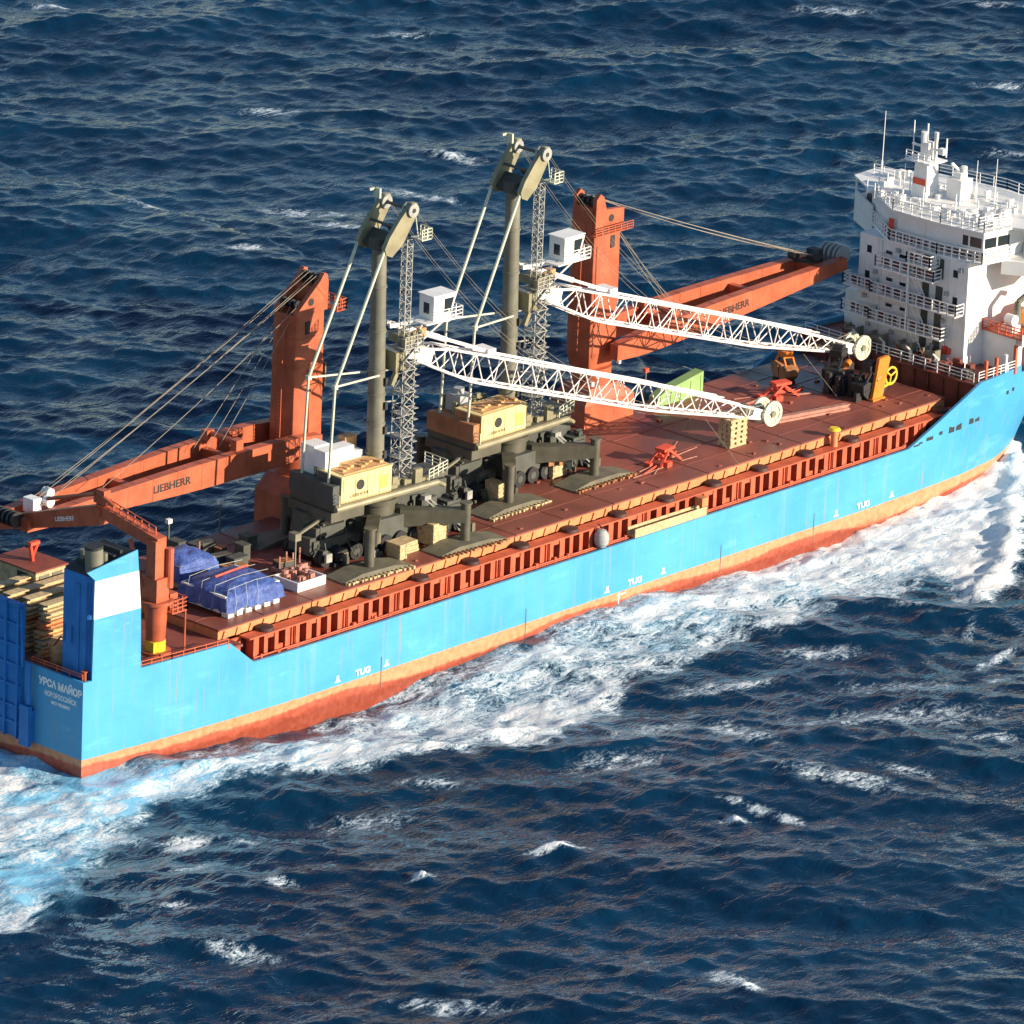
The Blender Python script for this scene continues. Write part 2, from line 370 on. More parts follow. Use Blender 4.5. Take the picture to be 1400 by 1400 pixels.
for cx, cy, la, wb, hd_, st in CAPS:
    qx, qy = x-cx, y-cy; a1 = hd_-.15+YAW-pi/2
    e1 = (qx*cos(a1)+qy*sin(a1))/la; e2 = (-qx*sin(a1)+qy*cos(a1))/wb
    d = np.maximum(d, (st*.80 if st < .8 else st*.96)*np.exp(-(e1**2+e2**2)*1.1))
pk = COMP[near]; d -= .10*(1-sm(x, -20, 14))*sm(sd_, 0, 3); d = np.maximum(d, .50*sm(pk, .78, 1.15)*sm(fbm(x/26., y/26., 8, 2), .5, .66))
foam[near] = np.clip(d, 0, .98)
a_ = sm(sd_, -1.5, 5)*(.34+.55*sm(fbm(x/7., y/7., 77, 3), .42, .62))
a_ = a_*(.5+1.2*(1-sm(x, -2, 26)))*(1-.8*(1-sm(hd, 1, 5))*sm(x, 0, 5)*(1-sm(x, 22, 40)))
aer[near] = np.clip(a_+.3*np.clip(d-.4, 0, 1), 0, 1)
churn = (fbm(x/5.5, y/2.0, 31, 5)-.45)*(.65-.3*sm(x, 80, 105))+(fbm(x/1.3, y/.8, 41, 3)-.5)*.5
Z[near] += churn*np.clip(d, 0, 1)**1.3*1.0+0.8*np.exp(-(br/1.3)**2)*(.4+.8*fbm(x/2.5, y/2.5, 63, 3))
hw = np.interp(x, [100, 118, 124, 128, 132, 135, 138], [11.6, 10.9, 9.9, 8.6, 6.4, 4.2, 1.0])
hs_ = -y-hw; Z[near] += 1.7*sm(x, 121, 130)*np.exp(-(np.maximum(hs_, 0)/2.6)**2)*(y < 2)*(.75+.5*fbm(x/2., y/2., 91, 3))
Z[near] += .35*np.exp(-(hd/5.)**2)*np.cos((x-6)/9.5)*((x > -2) & (x < 125))
for cx, cy, la, wb, hd_, st in CAPS:
    if st > .8: Z[near] += .55*np.exp(-((x-cx)**2+(y-cy)**2)/(wb*1.2)**2)
co = np.stack([X+DX, Y+DY, Z], -1).reshape(-1, 3)
nu, nv = X.shape
idx = np.arange(nu*nv).reshape(nu, nv)
q = np.stack([idx[:-1, :-1], idx[1:, :-1], idx[1:, 1:], idx[:-1, 1:]], -1).reshape(-1, 4)
q = q[:, ::-1]
me = bpy.data.meshes.new('sea'); me.vertices.add(len(co)); me.vertices.foreach_set('co', co.ravel().astype(np.float32))
me.loops.add(q.size); me.loops.foreach_set('vertex_index', q.ravel().astype(np.int32))
me.polygons.add(len(q)); me.polygons.foreach_set('loop_start', np.arange(0, q.size, 4, dtype=np.int32)); me.polygons.foreach_set('loop_total', np.full(len(q), 4, np.int32))
me.update(calc_edges=True); me.polygons.foreach_set('use_smooth', np.ones(len(q), bool))
if me.polygons[len(q)//2].normal.z < 0: me.flip_normals()
for nm, arr in (('foam', foam), ('aer', aer)):
    at = me.attributes.new(nm, 'FLOAT', 'POINT'); at.data.foreach_set('value', arr.ravel().astype(np.float32))
sea = bpy.data.objects.new('sea', me); COL.objects.link(sea); sea['kind'] = 'structure'

m, nt, b = newmat('sea_water'); L = nt.links
geo = nt.nodes.new('ShaderNodeNewGeometry').outputs['Position']
def attr(n): a = nt.nodes.new('ShaderNodeAttribute'); a.attribute_name = n; return a.outputs['Fac']
fa, ar = attr('foam'), attr('aer')
nA = noise(nt, mapping(nt, geo, (.34, .85, .6)), 1.0, 10, .74, .8); nB = noise(nt, mapping(nt, geo, (.8, 1.7, 1)), 1.3, 7, .72, 1.4)
nC = noise(nt, geo, 2.6, 4, .6)
lace = math_(nt, 'SUBTRACT', 1.0, math_(nt, 'MULTIPLY', math_(nt, 'ABSOLUTE', math_(nt, 'SUBTRACT', nB, .5)), 5.0), clamp=True)   # thin bright threads
comb0 = math_(nt, 'ADD', math_(nt, 'MULTIPLY', math_(nt, 'SUBTRACT', nA, .5), 2.3), math_(nt, 'MULTIPLY', math_(nt, 'SUBTRACT', lace, .5), .6))
val = math_(nt, 'ADD', fa, math_(nt, 'ADD', comb0, math_(nt, 'MULTIPLY', math_(nt, 'SUBTRACT', nC, .5), .7)))
gate = sstep(nt, fa, .06, .30)
mask = math_(nt, 'MULTIPLY', sstep(nt, val, .34, .92), gate)
deep = mixc(nt, sstep(nt, noise(nt, geo, .03, 3), .35, .65), (.0010, .016, .045), (.0017, .027, .066))
wcol = mixc(nt, math_(nt, 'MULTIPLY', ar, sstep(nt, math_(nt, 'ADD', nA, math_(nt, 'MULTIPLY', ar, .25)), .42, .66)), deep, (.20, .52, .74))
L.new(wcol, b.inputs['Base Color']); b.inputs['Specular Tint'].default_value = (.74, .91, 1, 1); L.new(math_(nt, 'MULTIPLY_ADD', sstep(nt, noise(nt, mapping(nt, geo, (.02, .035, 1)), 1.0, 4, .6), .35, .65), .08, .04), b.inputs['Roughness']); b.inputs['IOR'].default_value = 1.333
rot = nt.nodes.new('ShaderNodeMapping'); rot.inputs['Rotation'].default_value = (0, 0, -(YAW-pi/2)); rot.inputs['Scale'].default_value = (.42, 1.05, .3); L.new(geo, rot.inputs[0])
r0 = noise(nt, rot.outputs[0], 1.0, 3, .5, .7)
r1 = math_(nt, 'SUBTRACT', 1.0, math_(nt, 'ABSOLUTE', math_(nt, 'MULTIPLY_ADD', r0, 4.0, -2.0)))
bp = nt.nodes.new('ShaderNodeBump'); bp.inputs['Strength'].default_value = .42; bp.inputs['Distance'].default_value = .13
L.new(r1, bp.inputs['Height']); L.new(bp.outputs[0], b.inputs['Normal'])
fo = nt.nodes.new('ShaderNodeBsdfPrincipled'); fo.inputs['Roughness'].default_value = .9
L.new(mixc(nt, sstep(nt, val, .5, 1.15), mixc(nt, ar, (.46, .60, .70), (.30, .62, .82)), (.85, .85, .84)), fo.inputs['Base Color']); fo.inputs['Specular IOR Level'].default_value = .1
bp2 = nt.nodes.new('ShaderNodeBump'); bp2.inputs['Strength'].default_value = 1.0; bp2.inputs['Distance'].default_value = .3
L.new(nA, bp2.inputs['Height']); L.new(bp2.outputs[0], fo.inputs['Normal'])
mx = nt.nodes.new('ShaderNodeMixShader'); L.new(mask, mx.inputs[0]); L.new(b.outputs[0], mx.inputs[1]); L.new(fo.outputs[0], mx.inputs[2])
L.new(mx.outputs[0], nt.nodes['Material Output'].inputs[0])
me.materials.append(m)

# ================================================================== THE SHIP
ship = thing('cargo_ship', (0, 0, 0), 'long heavy-lift cargo ship with bright blue hull, red boot-topping and white bridge', 'ship')
def ip(x, tab): return float(np.interp(x, [t[0] for t in tab], [t[1] for t in tab]))
AFT = lambda x: 11.67-1.76*max(0, (28-x)/28)**1.6
DK = [(28,11.67),(116,11.67),(122,11.6),(127,11.0),(131,9.8),(135,7.6),(138,5.2),(140.5,2.4),(142,.06)]
WL = [(28,11.67),(98,11.67),(106,11.5),(112,11.2),(118,10.8),(124,9.7),(128,8.2),(132,5.9),(135,3.4),(137.5,.06),(142,.06)]
def HB(x, z):
    if x < 28: return AFT(x)
    t = min(max(z/8.0, 0), 1)**1.2
    return ip(x, WL)*(1-t)+ip(x, DK)*t
SHEER = [(0,8.93),(16.6,8.93),(19.5,6.55),(108.9,6.55),(119.5,11.03),(126,11.2),(142,12.6)]
SZ = lambda x: ip(x, SHEER)
# hull shell
xs = sorted(set([0,2,4,6.3,8,10,12,14,16.6,17.3,18,18.8,19.5,22,25,28]+list(range(32,108,4))+[108.9,110,111.5,113,114.5,116,117.5,119.5,121,122.5,124,125.5,127,128.5,130,131.5,133,134.5,136,137.5,139,140.5,142]))
NZ = 14
h = MB(); rows = {1: [], -1: []}
for s in (1, -1):
    for x in xs:
        zt = SZ(x); r_ = []
        for k in range(NZ):
            z = -3+(zt+3)*k/(NZ-1); r_.append(len(h.v)); h.v.append((x, s*HB(x, z), z))
        for (di, dz) in ((.28, 0), (.28, -1.6)):
            r_.append(len(h.v)); h.v.append((x, s*max(HB(x, zt)-di, .02), zt+dz))
        rows[s].append(r_)
for s in (1, -1):
    for a, b in zip(rows[s][:-1], rows[s][1:]):
        for k in range(len(a)-1): h.f.append((a[k], b[k], b[k+1], a[k+1]))
a, b = rows[1][0], rows[-1][0]
for k in range(NZ-1): h.f.append((a[k], a[k+1], b[k+1], b[k]))
h.box(.001, .27, -9.6, 9.6, 7.4, 8.929)
hull = h.build('hull', M['hull'], ship, True)
# decks
def deck(name, x0, x1, z, m, inset=.2):
    st = [x0+(x1-x0)*k/16 for k in range(17)]
    top = [(x, -HB(x, z)+inset) for x in st]+[(x, HB(x, z)-inset) for x in st[::-1]]
    return MB().prism(top, 'z', z-.25, z).build(name, m, ship)
deck('stern_deck', .28, 18.3, 8.45, M['deckred']); deck('main_deck', 18.3, 120.0, 6.42, M['deckred']); deck('forecastle_deck', 119.6, 141, 10.6, M['deckred'])
bk = MB().box(119.55, 119.75, -11.2, 11.2, 6.42, 10.62)
for k in range(12): bk.box(119.4, 119.55, -10.6+k*1.85, -10.45+k*1.85, 6.42, 10.5)
bk.box(119.2, 119.75, -11.2, 11.2, 10.5, 10.66)
bk.build('forecastle_bulkhead', M['deckred'], ship)
# coaming with its row of stanchions (both sides of the hatch; starboard is the side seen)
for s in (-1, 1):
    c = MB(); y0 = 9.45*s
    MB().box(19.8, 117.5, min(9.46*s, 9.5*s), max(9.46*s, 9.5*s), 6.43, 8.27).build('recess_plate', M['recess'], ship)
    c.box(17.5, 117.6, min(y0, y0-.25*s), max(y0, y0-.25*s), 6.42, 8.28)
    c.box(19.7, 117.6, min(9.3*s, 10.62*s), max(9.3*s, 10.62*s), 8.28, 8.42)
    coam = c.build('hatch_coaming', M['stan'], ship)
    if s > 0: continue
    k = 0; x = 20.3
    while x < 116.5:
        p = MB(); wd = .30 if k % 5 else .5
        p.box(x, x+wd, -10.55, -9.52, 6.42, 8.28); p.box(x-.08, x+wd+.08, -10.6, -10.5, 6.42, 8.27)
        if k % 5 == 3:
            for j in range(3): p.box(x+.5+j*.34, x+.62+j*.34, -10.5, -10.3, 6.45, 8.27)
            p.box(x+.5, x+1.33, -10.28, -9.6, 6.45, 8.27)
        elif k % 4 == 1: p.box(x+wd, x+1.33, -10.5, -10.3, 7.9, 8.27)
        elif k % 9 == 2: p.box(x+wd, x+1.33, -10.4, -10.2, 6.43, 6.95)
        p.build('stanchion', M['stan'], coam)
        x += 1.332; k += 1
    for k in range(15):
        x = 22.45+6.66*k
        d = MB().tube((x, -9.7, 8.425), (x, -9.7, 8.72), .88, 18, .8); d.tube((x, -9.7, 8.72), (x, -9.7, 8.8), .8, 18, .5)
        d.build('dark_drum', M['recess'], coam, True)  # low dark discs at even spacing along the coaming
    ad = MB()                                   # pipes and small fittings on the walkway
    ad.tube((20, -10.85, 6.62), (116, -10.85, 6.62), .07, 6); ad.tube((24, -11.05, 6.56), (112, -11.05, 6.56), .05, 6)
    for k in range(40):
        x = 21+k*2.37+random.uniform(-.5, .5); q_ = random.uniform(.12, .3)
        ad.box(x, x+q_*1.6, -10.95, -10.95+q_, 6.425, 6.42+random.uniform(.15, .5))
    ad.build('deck_piping', M['stan'], ship)
# railings along the stern quarter and forecastle
rl = MB(); rl.rail([(6.6, -10.3, 8.45), (10, -10.65, 8.45), (16.4, -11.2, 8.45)], .95, 1.2, .04)
rl.build('railing', M['stan'], ship)
rl = MB(); rl.rail([(.4, -9.4, 8.95), (.4, -3.2, 8.95)], .5, 1.5, .04, 2)
rl.build('railing', M['stan'], ship)
rl = MB(); rl.rail([(119.5, -10.6, 10.66), (119.5, 10.8, 10.66)], 1.05, 1.5, .035); rl.build('railing', M['white'], ship); rl = MB(); rl.rail([(119.5, -11.2, 11.0), (125, -11.3, 11.1)], .9, 1.2, .035)
rl.build('railing', M['white'], ship)
rl = MB(); rl.rail([(19.5, 11.3, 6.55), (108, 11.3, 6.55)], 1.1, 2.2, .035); rl.build('railing', M['stan'], ship)
# bollards on the stern corner, yellow bitts by the small crane
bo = MB()
for x in (.75, 1.35): bo.tube((x, -9.3, 8.46), (x, -9.3, 9.6), .22, 10).tube((x, -9.3, 9.6), (x, -9.3, 9.7), .3, 10)
bo.box(.45, 1.7, -9.6, -9.0, 8.452, 8.6); bo.build('bollard', M['red'], ship, True)
# funnel casing on the starboard quarter
def fy(x): return -AFT(x)
prof = [(1.12, 8.4), (1.12, 18.1), (5.68, 19.72), (6.1, 14.4), (6.22, 8.4)]
fm = MB(); A = [(x, fy(x)+.12, z) for x, z in prof]; B = [(x, -6.15, z) for x, z in prof]; fm.loft(A, B)
fun = fm.build('funnel', M['blue_dark'], ship)
pp = [(.95, 8.9), (1.05, 18.05), (.15, 18.9), (5.69, 19.9), (6.2, 14.4), (6.35, 8.9)]
MB().loft([(x, fy(x)-.01, z) for x, z in pp], [(x, fy(x)+.11, z) for x, z in pp]).build('funnel_side', M['funnel'], fun)
tp = MB(); n0 = [(1.2, 17.82), (5.68, 19.38)]
tp.add([(1.2, -9.85, 18.13), (5.6, -10.3, 19.7), (5.6, -6.25, 19.7), (1.2, -6.25, 18.13), (1.2, -9.85, 18.25), (5.6, -10.3, 19.8), (5.6, -6.25, 19.8), (1.2, -6.25, 18.25)],
       [(0,3,2,1),(4,5,6,7),(0,1,5,4),(1,2,6,5),(2,3,7,6),(3,0,4,7)])
for k in range(4): tp.box(2.2+k*.8, 2.5+k*.8, -9.4, -6.6, 18.55+k*.28, 18.95+k*.28)
tp.build('funnel_top', M['black'], fun)
MB().tube((2.1, -8.9, 18.0), (1.9, -8.9, 20.5), .8, 16).tube((2.6, -7.1, 18.3), (2.5, -7.1, 19.8), .3, 10).tube((3.0, -9.2, 18.4), (2.95, -9.2, 19.9), .25, 10).build('exhaust_pipe', M['cream'], fun, True)
MB().tube((1.9, -8.9, 20.5), (1.885, -8.9, 20.75), .82, 16).build('exhaust_mouth', M['black'], fun)
dt = MB(); dt.box(1.04, 1.12, -8.2, -7.7, 9.2, 17.2)
for k in range(2): dt.tube((1.0, -7.3+k*.9, 11.6), (1.0, -7.3+k*.9, 13.2), .06, 6)
dt.bar((.95, -9.6, 14.7), (.5, -9.9, 14.75), .3, .35); dt.build('vent_trunk', M['blue_dark'], fun)
lad = MB()
for dy in (-.2, .2): lad.bar((1.0, -9.3+dy, 9), (1.0, -9.3+dy, 17.6), .06)
for k in range(24): lad.bar((1.0, -9.5, 9.2+k*.35), (1.0, -9.1, 9.2+k*.35), .05)
lad.build('ladder', M['blue_dark'], fun)
# folded stern ramp
rp = MB(); rp.box(-.42, -.002, -2.7, 9, 4.8, 14.2); rp.box(-.42, -.002, -4.1, 9, 1.9, 4.799)
for k in range(5): rp.box(-.72, -.42, -2.55+k*1.5, -2.33+k*1.5, 1.9, 14.3)
for z in (3.2, 4.7, 6.6, 8.5, 10.3, 12.2, 14.0): rp.box(-.64, -.42, -2.69, 8.9, z, z+.2)
rp.box(-.85, -.42, -4.15, -3.0, 1.6, 5.3); rp.box(-.6, -.42, -4.0, -3.6, 5.4, 9.2)
rp.bar((-.5, -3.0, 8.6), (-.5, -2.7, 13.9), .2)
rp.build('stern_ramp', M['blue_dark'], ship)
# stern lettering
text_part('ship_name', 'УРСА МАЙОР', .9, M['white'], ship, face_aft(-.012, -7.15, 7.75), 5.3, .006, .04)
text_part('home_port', 'НОВОРОССИЙСК', .62, M['white'], ship, face_aft(-.012, -7.2, 6.78), 3.9)
text_part('hull_number', 'IMO 9538892', .42, M['white'], ship, face_aft(-.012, -7.2, 6.12), 2.3)
# tug marks, small arrows, frame marks and overboard slots on the starboard side
for xx in (33.2, 69.6, 102.4):
    text_part('tug_mark', 'TUG', .8, M['white'], ship, face_stbd(xx, -HB(xx-1.3, 3.0)-.03, 2.4), 1.9, .03, .03)
for xx in (30, 36.3, 65.8, 73.6, 98.4, 106.8):
    yy = -HB(xx, 2.6)-.004
    MB().prism([(xx-.4, 2.15), (xx+.4, 2.15), (xx+.14, 2.4), (xx+.14, 2.75), (xx-.14, 2.75), (xx-.14, 2.4)], 'y', yy-.01, yy+.03).build('hull_arrow', M['white'], ship)
for xx in (35.6, 54.7, 81.7, 95.1):
    MB().box(xx-.05, xx+.05, -HB(xx, 1.5)-.012, -HB(xx, 1.5)+.05, .3, 3.2).build('frame_mark', M['olive_dark'], ship)
MB().box(67.4, 67.52, -11.683, -11.6, .0, 1.75).box(67.2, 68.4, -11.683, -11.6, 1.5, 1.62).build('frame_mark', M['white'], ship)
for xx, zz, w_, h_ in ((109.6,6.66,.9,.16),(110.4,6.8,.5,.2),(111.5,6.95,1.0,.35),(113.4,7.15,.5,.35),(114.9,7.2,.8,.72),(116.0,7.25,.8,.75),(118.0,7.35,.65,.55),(118.9,7.4,.65,.55),(123.7,9.0,.4,.35),(124.7,9.1,.4,.35)):
    yy = HB(xx+w_/2, zz); MB().box(xx, xx+w_, -yy-.02, -yy+.3, zz-h_/2, zz+h_/2).build('overboard_slot', M['black'], ship)

# ------------------------------------------------------------------ bridge house
sh = MB()
sh.box(122.4, 137, -6.85, 6.85, 10.6, 21.3)
sh.box(125.2, 137, -11.0, -6.86, 10.6, 14.1)                                    # starboard side house under the boat deck
sh.box(125.2, 137, 6.86, 10.6, 10.6, 14.1)
plan = [(122.05,3),(122.05,-3),(122.9,-8.1),(126.6,-8.6),(128.7,-13.0),(132.2,-13.2),(134.5,-8),(135.5,-3),(135.5,3),(134.5,8),(132.2,13.2),(128.7,13.0),(125.6,8.3)]
core = [(122.9,2.6),(122.9,-2.6),(123.4,-7.7),(127.0,-8.2),(128.4,-8.2),(134,-7.6),(135,0),(134,7.6),(132,11.2),(128.3,11.2),(126.0,8.0)]
sh.prism(core, 'z', 21.48, 24.3)                                                  # wheelhouse
sh.prism([(128.9,-8.3),(132.2,-8.3),(132.2,-13.0),(128.9,-12.8)], 'z', 21.48, 22.6); sh.prism([(128.9,8.3),(132.2,8.3),(132.2,13.0),(128.9,12.8)], 'z', 21.48, 22.5)
hs = sh.build('superstructure', M['white'], ship)
MB().prism(plan, 'z', 21.28, 21.48).build('bridge_deck', M['white'], hs)
rf = MB(); roof = [(122.3,3),(122.3,-3),(123.0,-8.0),(126.7,-8.5),(128.6,-13.1),(132.4,-13.3),(135.5,-8),(136.5,0),(135.5,8),(132.4,13.3),(128.6,13.1),(125.5,8.2)]
rf.prism(roof, 'z', 24.3, 24.52)
rf.box(124.5, 128, -6, 5.5, 24.52, 24.62); rf.box(126, 131, -3.6, 3.8, 24.62, 24.8)
for k in range(46):
    x = random.uniform(123.6, 132.5); y_ = random.uniform(-7.4, 9.5); s_ = random.uniform(.18, .55); rf.box(x, x+s_*random.uniform(.6, 2.2), y_, y_+s_, 24.5, 24.64+random.uniform(.15, .8))
for k in range(16):
    x = random.uniform(123.6, 132.5); y_ = random.uniform(-7.4, 11.5); rf.tube((x, y_, 24.5), (x, y_, 25.2+random.uniform(.3, 1.4)), .07, 6)
rf.rail([(124.2, 6.0, 24.52), (124.0, -6.5, 24.52), (128.0, -7.0, 24.52)], 1.0, 1.2, .035); rf.rail([(130.5, 12.2, 24.52), (130.5, -6.0, 24.52)], 1.0, 1.3, .035)
rf.tube((126, -2.6, 24.82), (126, -2.6, 25.2), .45, 10); rf.tube((127.2, -3.2, 24.82), (127.2, -3.2, 25.15), .45, 10)
rf.build('bridge_roof', M['white'], hs)
for s in (1, -1): MB().prism([(125.75,s*8.2),(128.68,s*12.98),(132.2,s*13.15),(133.5,s*8.0)], 'z', 19.9, 21.279).build('wing_support', M['white'], hs)
for z_, y_ in ((12.1,5.2),(12.0,2.2),(14.9,5.8),(17.6,4.6),(20.4,1.9),(14.7,-4.2),(17.5,-4.4),(20.2,-6.0),(11.9,-3.0)):
    MB().box(122.1, 122.398, y_-.22, y_+.22, z_, z_+.4).build('wall_vent', M['grey'], hs)
# wing posts
for (x, y_) in ((128.8,12.9),(132.2,13.0),(128.8,-12.9),(132.2,-13.0)): MB().bar((x, y_, 21.48), (x, y_, 24.3), .18).build('wing_post', M['white'], hs)
MB().rail([(x, y_, 24.52) for x, y_ in ((125.6,8.0),(122.4,3),(122.4,-3),(123.1,-7.9),(126.6,-8.4))], 1.05, 1.3, .035).build('railing', M['white'], hs); MB().rail([(x, y_, 24.52) for x, y_ in ((134.2,9.5),(135.4,7.9),(136.4,0),(135.4,-7.9))], 1.05, 1.5, .03).build('railing', M['white'], hs)
e = [(x, y_, 21.48) for x, y_ in [(125.7,8.2),(122.1,3),(122.1,-3),(122.95,-8.0),(126.6,-8.5)]]
MB().rail(e, 1.1, .9, .05).build('railing', M['white'], hs)
for (ax_, ay_), (bx_, by_) in (((124.3,5.6),(122.25,3.0)),((122.2,2.8),(122.2,-2.8)),((122.25,-3.2),(122.98,-7.6))):
    dp = MB()
    for k in range(6): f0, f1 = (k+.12)/6, (k+.88)/6; dp.bar((ax_+(bx_-ax_)*f0, ay_+(by_-ay_)*f0, 22.03), (ax_+(bx_-ax_)*f1, ay_+(by_-ay_)*f1, 22.03), .03, .68)
    dp.build('dodger_panel', M['recess'], hs)
MB().prism([(125.62,8.25),(128.68,12.95),(128.85,12.85),(125.85,8.2)], 'z', 21.5, 23.0).build('wing_bulwark', M['white'], hs)
# aft balconies: z, list of plan rectangles
def balcony(z, y0, y1, x0=121.0):
    MB().box(x0, 122.398, y0, y1, z-.16, z).build('balcony', M['white'], hs)
    MB().rail([(122.3, y1, z), (x0+.05, y1, z), (x0+.05, y0, z), (122.3, y0, z)], 1.1, 1.0, .05).build('railing', M['white'], hs)
    bx = MB()
    n = int((y1-y0)/1.35)
    for k in range(n): bx.box(x0+.085, x0+.105, y0+.2+k*1.35, y0+1.15+k*1.35, z+.2, z+1.0)
    bx.build('dodger_panel', M['recess'], hs)
balcony(13.35, 4.2, 7.9, 121.3); balcony(13.35, -4.9, 4.19); balcony(16.1, 4.2, 7.9, 121.3); balcony(16.1, -6.6, 4.19); balcony(18.9, -3.6, 3.7)
balcony(20.3, -3.3, -.4, 120.7)
# windows, doors, red lockers on the aft face
def win(y, z, w_=.55, h_=.75, x=122.4):
    MB().box(x-.05, x-.002, y-w_/2, y+w_/2, z-h_/2, z+h_/2).build('window', M['glass'], hs)
    MB().box(x-.07, x-.003, y-w_/2-.09, y+w_/2+.09, z+h_/2, z+h_/2+.09).build('window_lintel', M['white'], hs); MB().box(x-.09, x-.003, y-w_/2-.09, y+w_/2+.09, z-h_/2-.09, z-h_/2).build('window_sill', M['white'], hs)
for y_, z_ in ((5.6,19.9),(5.7,17.3),(-5.3,19.9),(-5.4,17.2)): win(y_, z_)
for y_, z_ in ((3.1,20.1),(2.9,17.4),(2.8,14.8),(1.4,20.1),(1.2,17.3),(1.0,14.8)): win(y_, z_, .75, .35)
for y_ in (-1.7, -3.4):
    for z_ in (10.62, 13.36, 16.11, 18.91): MB().box(122.3, 122.398, y_-.4, y_+.4, z_+.05, z_+2.05).build('door', M['olive_dark'], hs)
for y_, z_, s_ in ((3.4,22.9,.5),(-4.6,12.0,.4),(-5.1,12.0,.3)): MB().box(122.15 if z_ < 20 else 122.75, 122.398 if z_ < 20 else 122.898, y_-s_*.6, y_+s_*.6, z_-s_, z_+s_).build('fire_locker', M['lash'], hs)
# bridge windows: aft starboard corner, starboard side, port wing
def strip(p, q, z0, z1, n, off, gap=.14):
    p = Vector(p); q = Vector(q)
    for k in range(n):
        a = p.lerp(q, (k+gap/2)/n); b = p.lerp(q, (k+1-gap/2)/n)
        nn = Vector((a-b).cross(Vector((0,0,1)))).normalized()*off
        bx = MB(); o = nn*.5
        bx.add([(a.x+nn.x, a.y+nn.y, z0), (b.x+nn.x, b.y+nn.y, z0), (b.x+nn.x, b.y+nn.y, z1), (a.x+nn.x, a.y+nn.y, z1), (a.x-o.x, a.y-o.y, z0), (b.x-o.x, b.y-o.y, z0), (b.x-o.x, b.y-o.y, z1), (a.x-o.x, a.y-o.y, z1)],
               [(0,1,2,3),(7,6,5,4),(0,4,5,1),(1,5,6,2),(2,6,7,3),(3,7,4,0)]).build('bridge_window', M['glass'], hs)
strip((122.95,-2.9,0), (123.4,-7.6,0), 22.75, 23.75, 3, .03); strip((123.45,-7.75,0), (126.9,-8.2,0), 22.75, 23.75, 2, .03)
strip((128.2,11.05,0), (126.9,9.25,0), 22.7, 23.7, 1, .03); strip((124.2,4.7,0), (123.5,3.6,0), 22.6, 23.9, 1, .03)
# shaded open starboard wing: console and round lamp housing
MB().box(129.2, 130.4, -11.8, -10.6, 22.0, 23.4).tube((131, -10.2, 21.5), (131, -10.2, 23.6), .5, 10).build('wing_console', M['cream'], hs)
# external ladder trunk and drain pipes on the aft face
lp = MB(); lp.tube((120.9, -.6, 13.4), (120.9, -.6, 21.3), .11, 8)
for y_ in (-4.4, .3, 4.0): lp.tube((122.3, y_, 10.6), (122.3, y_, 21.2), .06, 6)
for z0 in (10.6, 13.35, 16.1):
    for dy in (-.3, .3): lp.bar((121.5, -2.6+dy, z0), (121.5, -.9+dy, z0+2.75), .08)
    for k in range(8): lp.bar((121.5, -2.9+.21*k, z0+.2+.33*k), (121.5, -2.3+.21*k, z0+.2+.33*k), .06)
lp.build('outside_ladder', M['white'], hs)
# masts and aerials on the roof
rm = MB(); mx_, my_ = 128.0, 3.6
rm.loft([(mx_-1.0,my_-1.0,24.6),(mx_+1.0,my_-1.0,24.6),(mx_+1.0,my_+1.0,24.6),(mx_-1.0,my_+1.0,24.6)], [(mx_-.8,my_-.75,28.3),(mx_+.8,my_-.75,28.3),(mx_+.8,my_+.75,28.3),(mx_-.8,my_+.75,28.3)])
rm.box(mx_-1.5, mx_+1.2, my_-1.6, my_+1.6, 28.3, 28.45); rm.box(mx_-.45, mx_+.45, my_-.5, my_+.5, 28.45, 30.2)
rm.tube((mx_-.3, my_+.2, 30.2), (mx_-.3, my_+.2, 31.2), .35, 10); rm.tube((mx_+.2, my_-.9, 28.45), (mx_+.2, my_-.9, 31.3), .22, 8); rm.tube((mx_-.6, my_+1.3, 28.45), (mx_-.6, my_+1.3, 32.2), .07, 6)
rm.bar((mx_, my_-1.9, 29.6), (mx_, my_+1.9, 29.6), .2); rm.tube((mx_+.6, my_-1.9, 28.9), (mx_+.6, my_-1.9, 30.8), .09, 6); rm.box(mx_-.3, mx_+.3, my_-2.2, my_-1.6, 29.3, 29.9)
rm.tube((mx_+.3, my_+.3, 30.2), (mx_+.3, my_+.3, 31.9), .1, 6); rm.rail([(mx_-1.4, my_-1.5, 28.45), (mx_-1.4, my_+1.5, 28.45)], .9, .8, .04)
rm.build('radar_mast', M['white'], hs)
MB().box(mx_-1.0, mx_-.88, my_-.8, my_+.8, 26.0, 26.6).build('red_band', M['lash'], hs)
s2_ = MB(); sx_, sy_ = 129.6, .6
s2_.box(sx_-.9, sx_+.9, sy_-.9, sy_+.9, 24.52, 26.9); s2_.box(sx_-.5, sx_+.5, sy_-.5, sy_+.5, 26.9, 27.5); s2_.tube((sx_, sy_, 27.5), (sx_-.8, sy_+.5, 28.4), .16, 8); s2_.tube((sx_+.2, sy_-.3, 27.5), (sx_+.2, sy_-.3, 28.1), .3, 10)
s2_.build('signal_mast', M['white'], hs)
for (x, y_, h_) in ((132.2,12.6,6.0),(126.2,4.9,3.5),(130.6,-.6,4.2),(131.4,-2.4,4.6),(131,-9.6,9.5),(129.5,-1.6,2.6),(132,-6.6,3.0)):
    MB().tube((x, y_, 24.5), (x+.15, y_, 24.5+h_), .06, 6, .035).tube((x, y_, 24.5), (x, y_, 25.4), .12, 6).build('aerial', M['white'], hs)
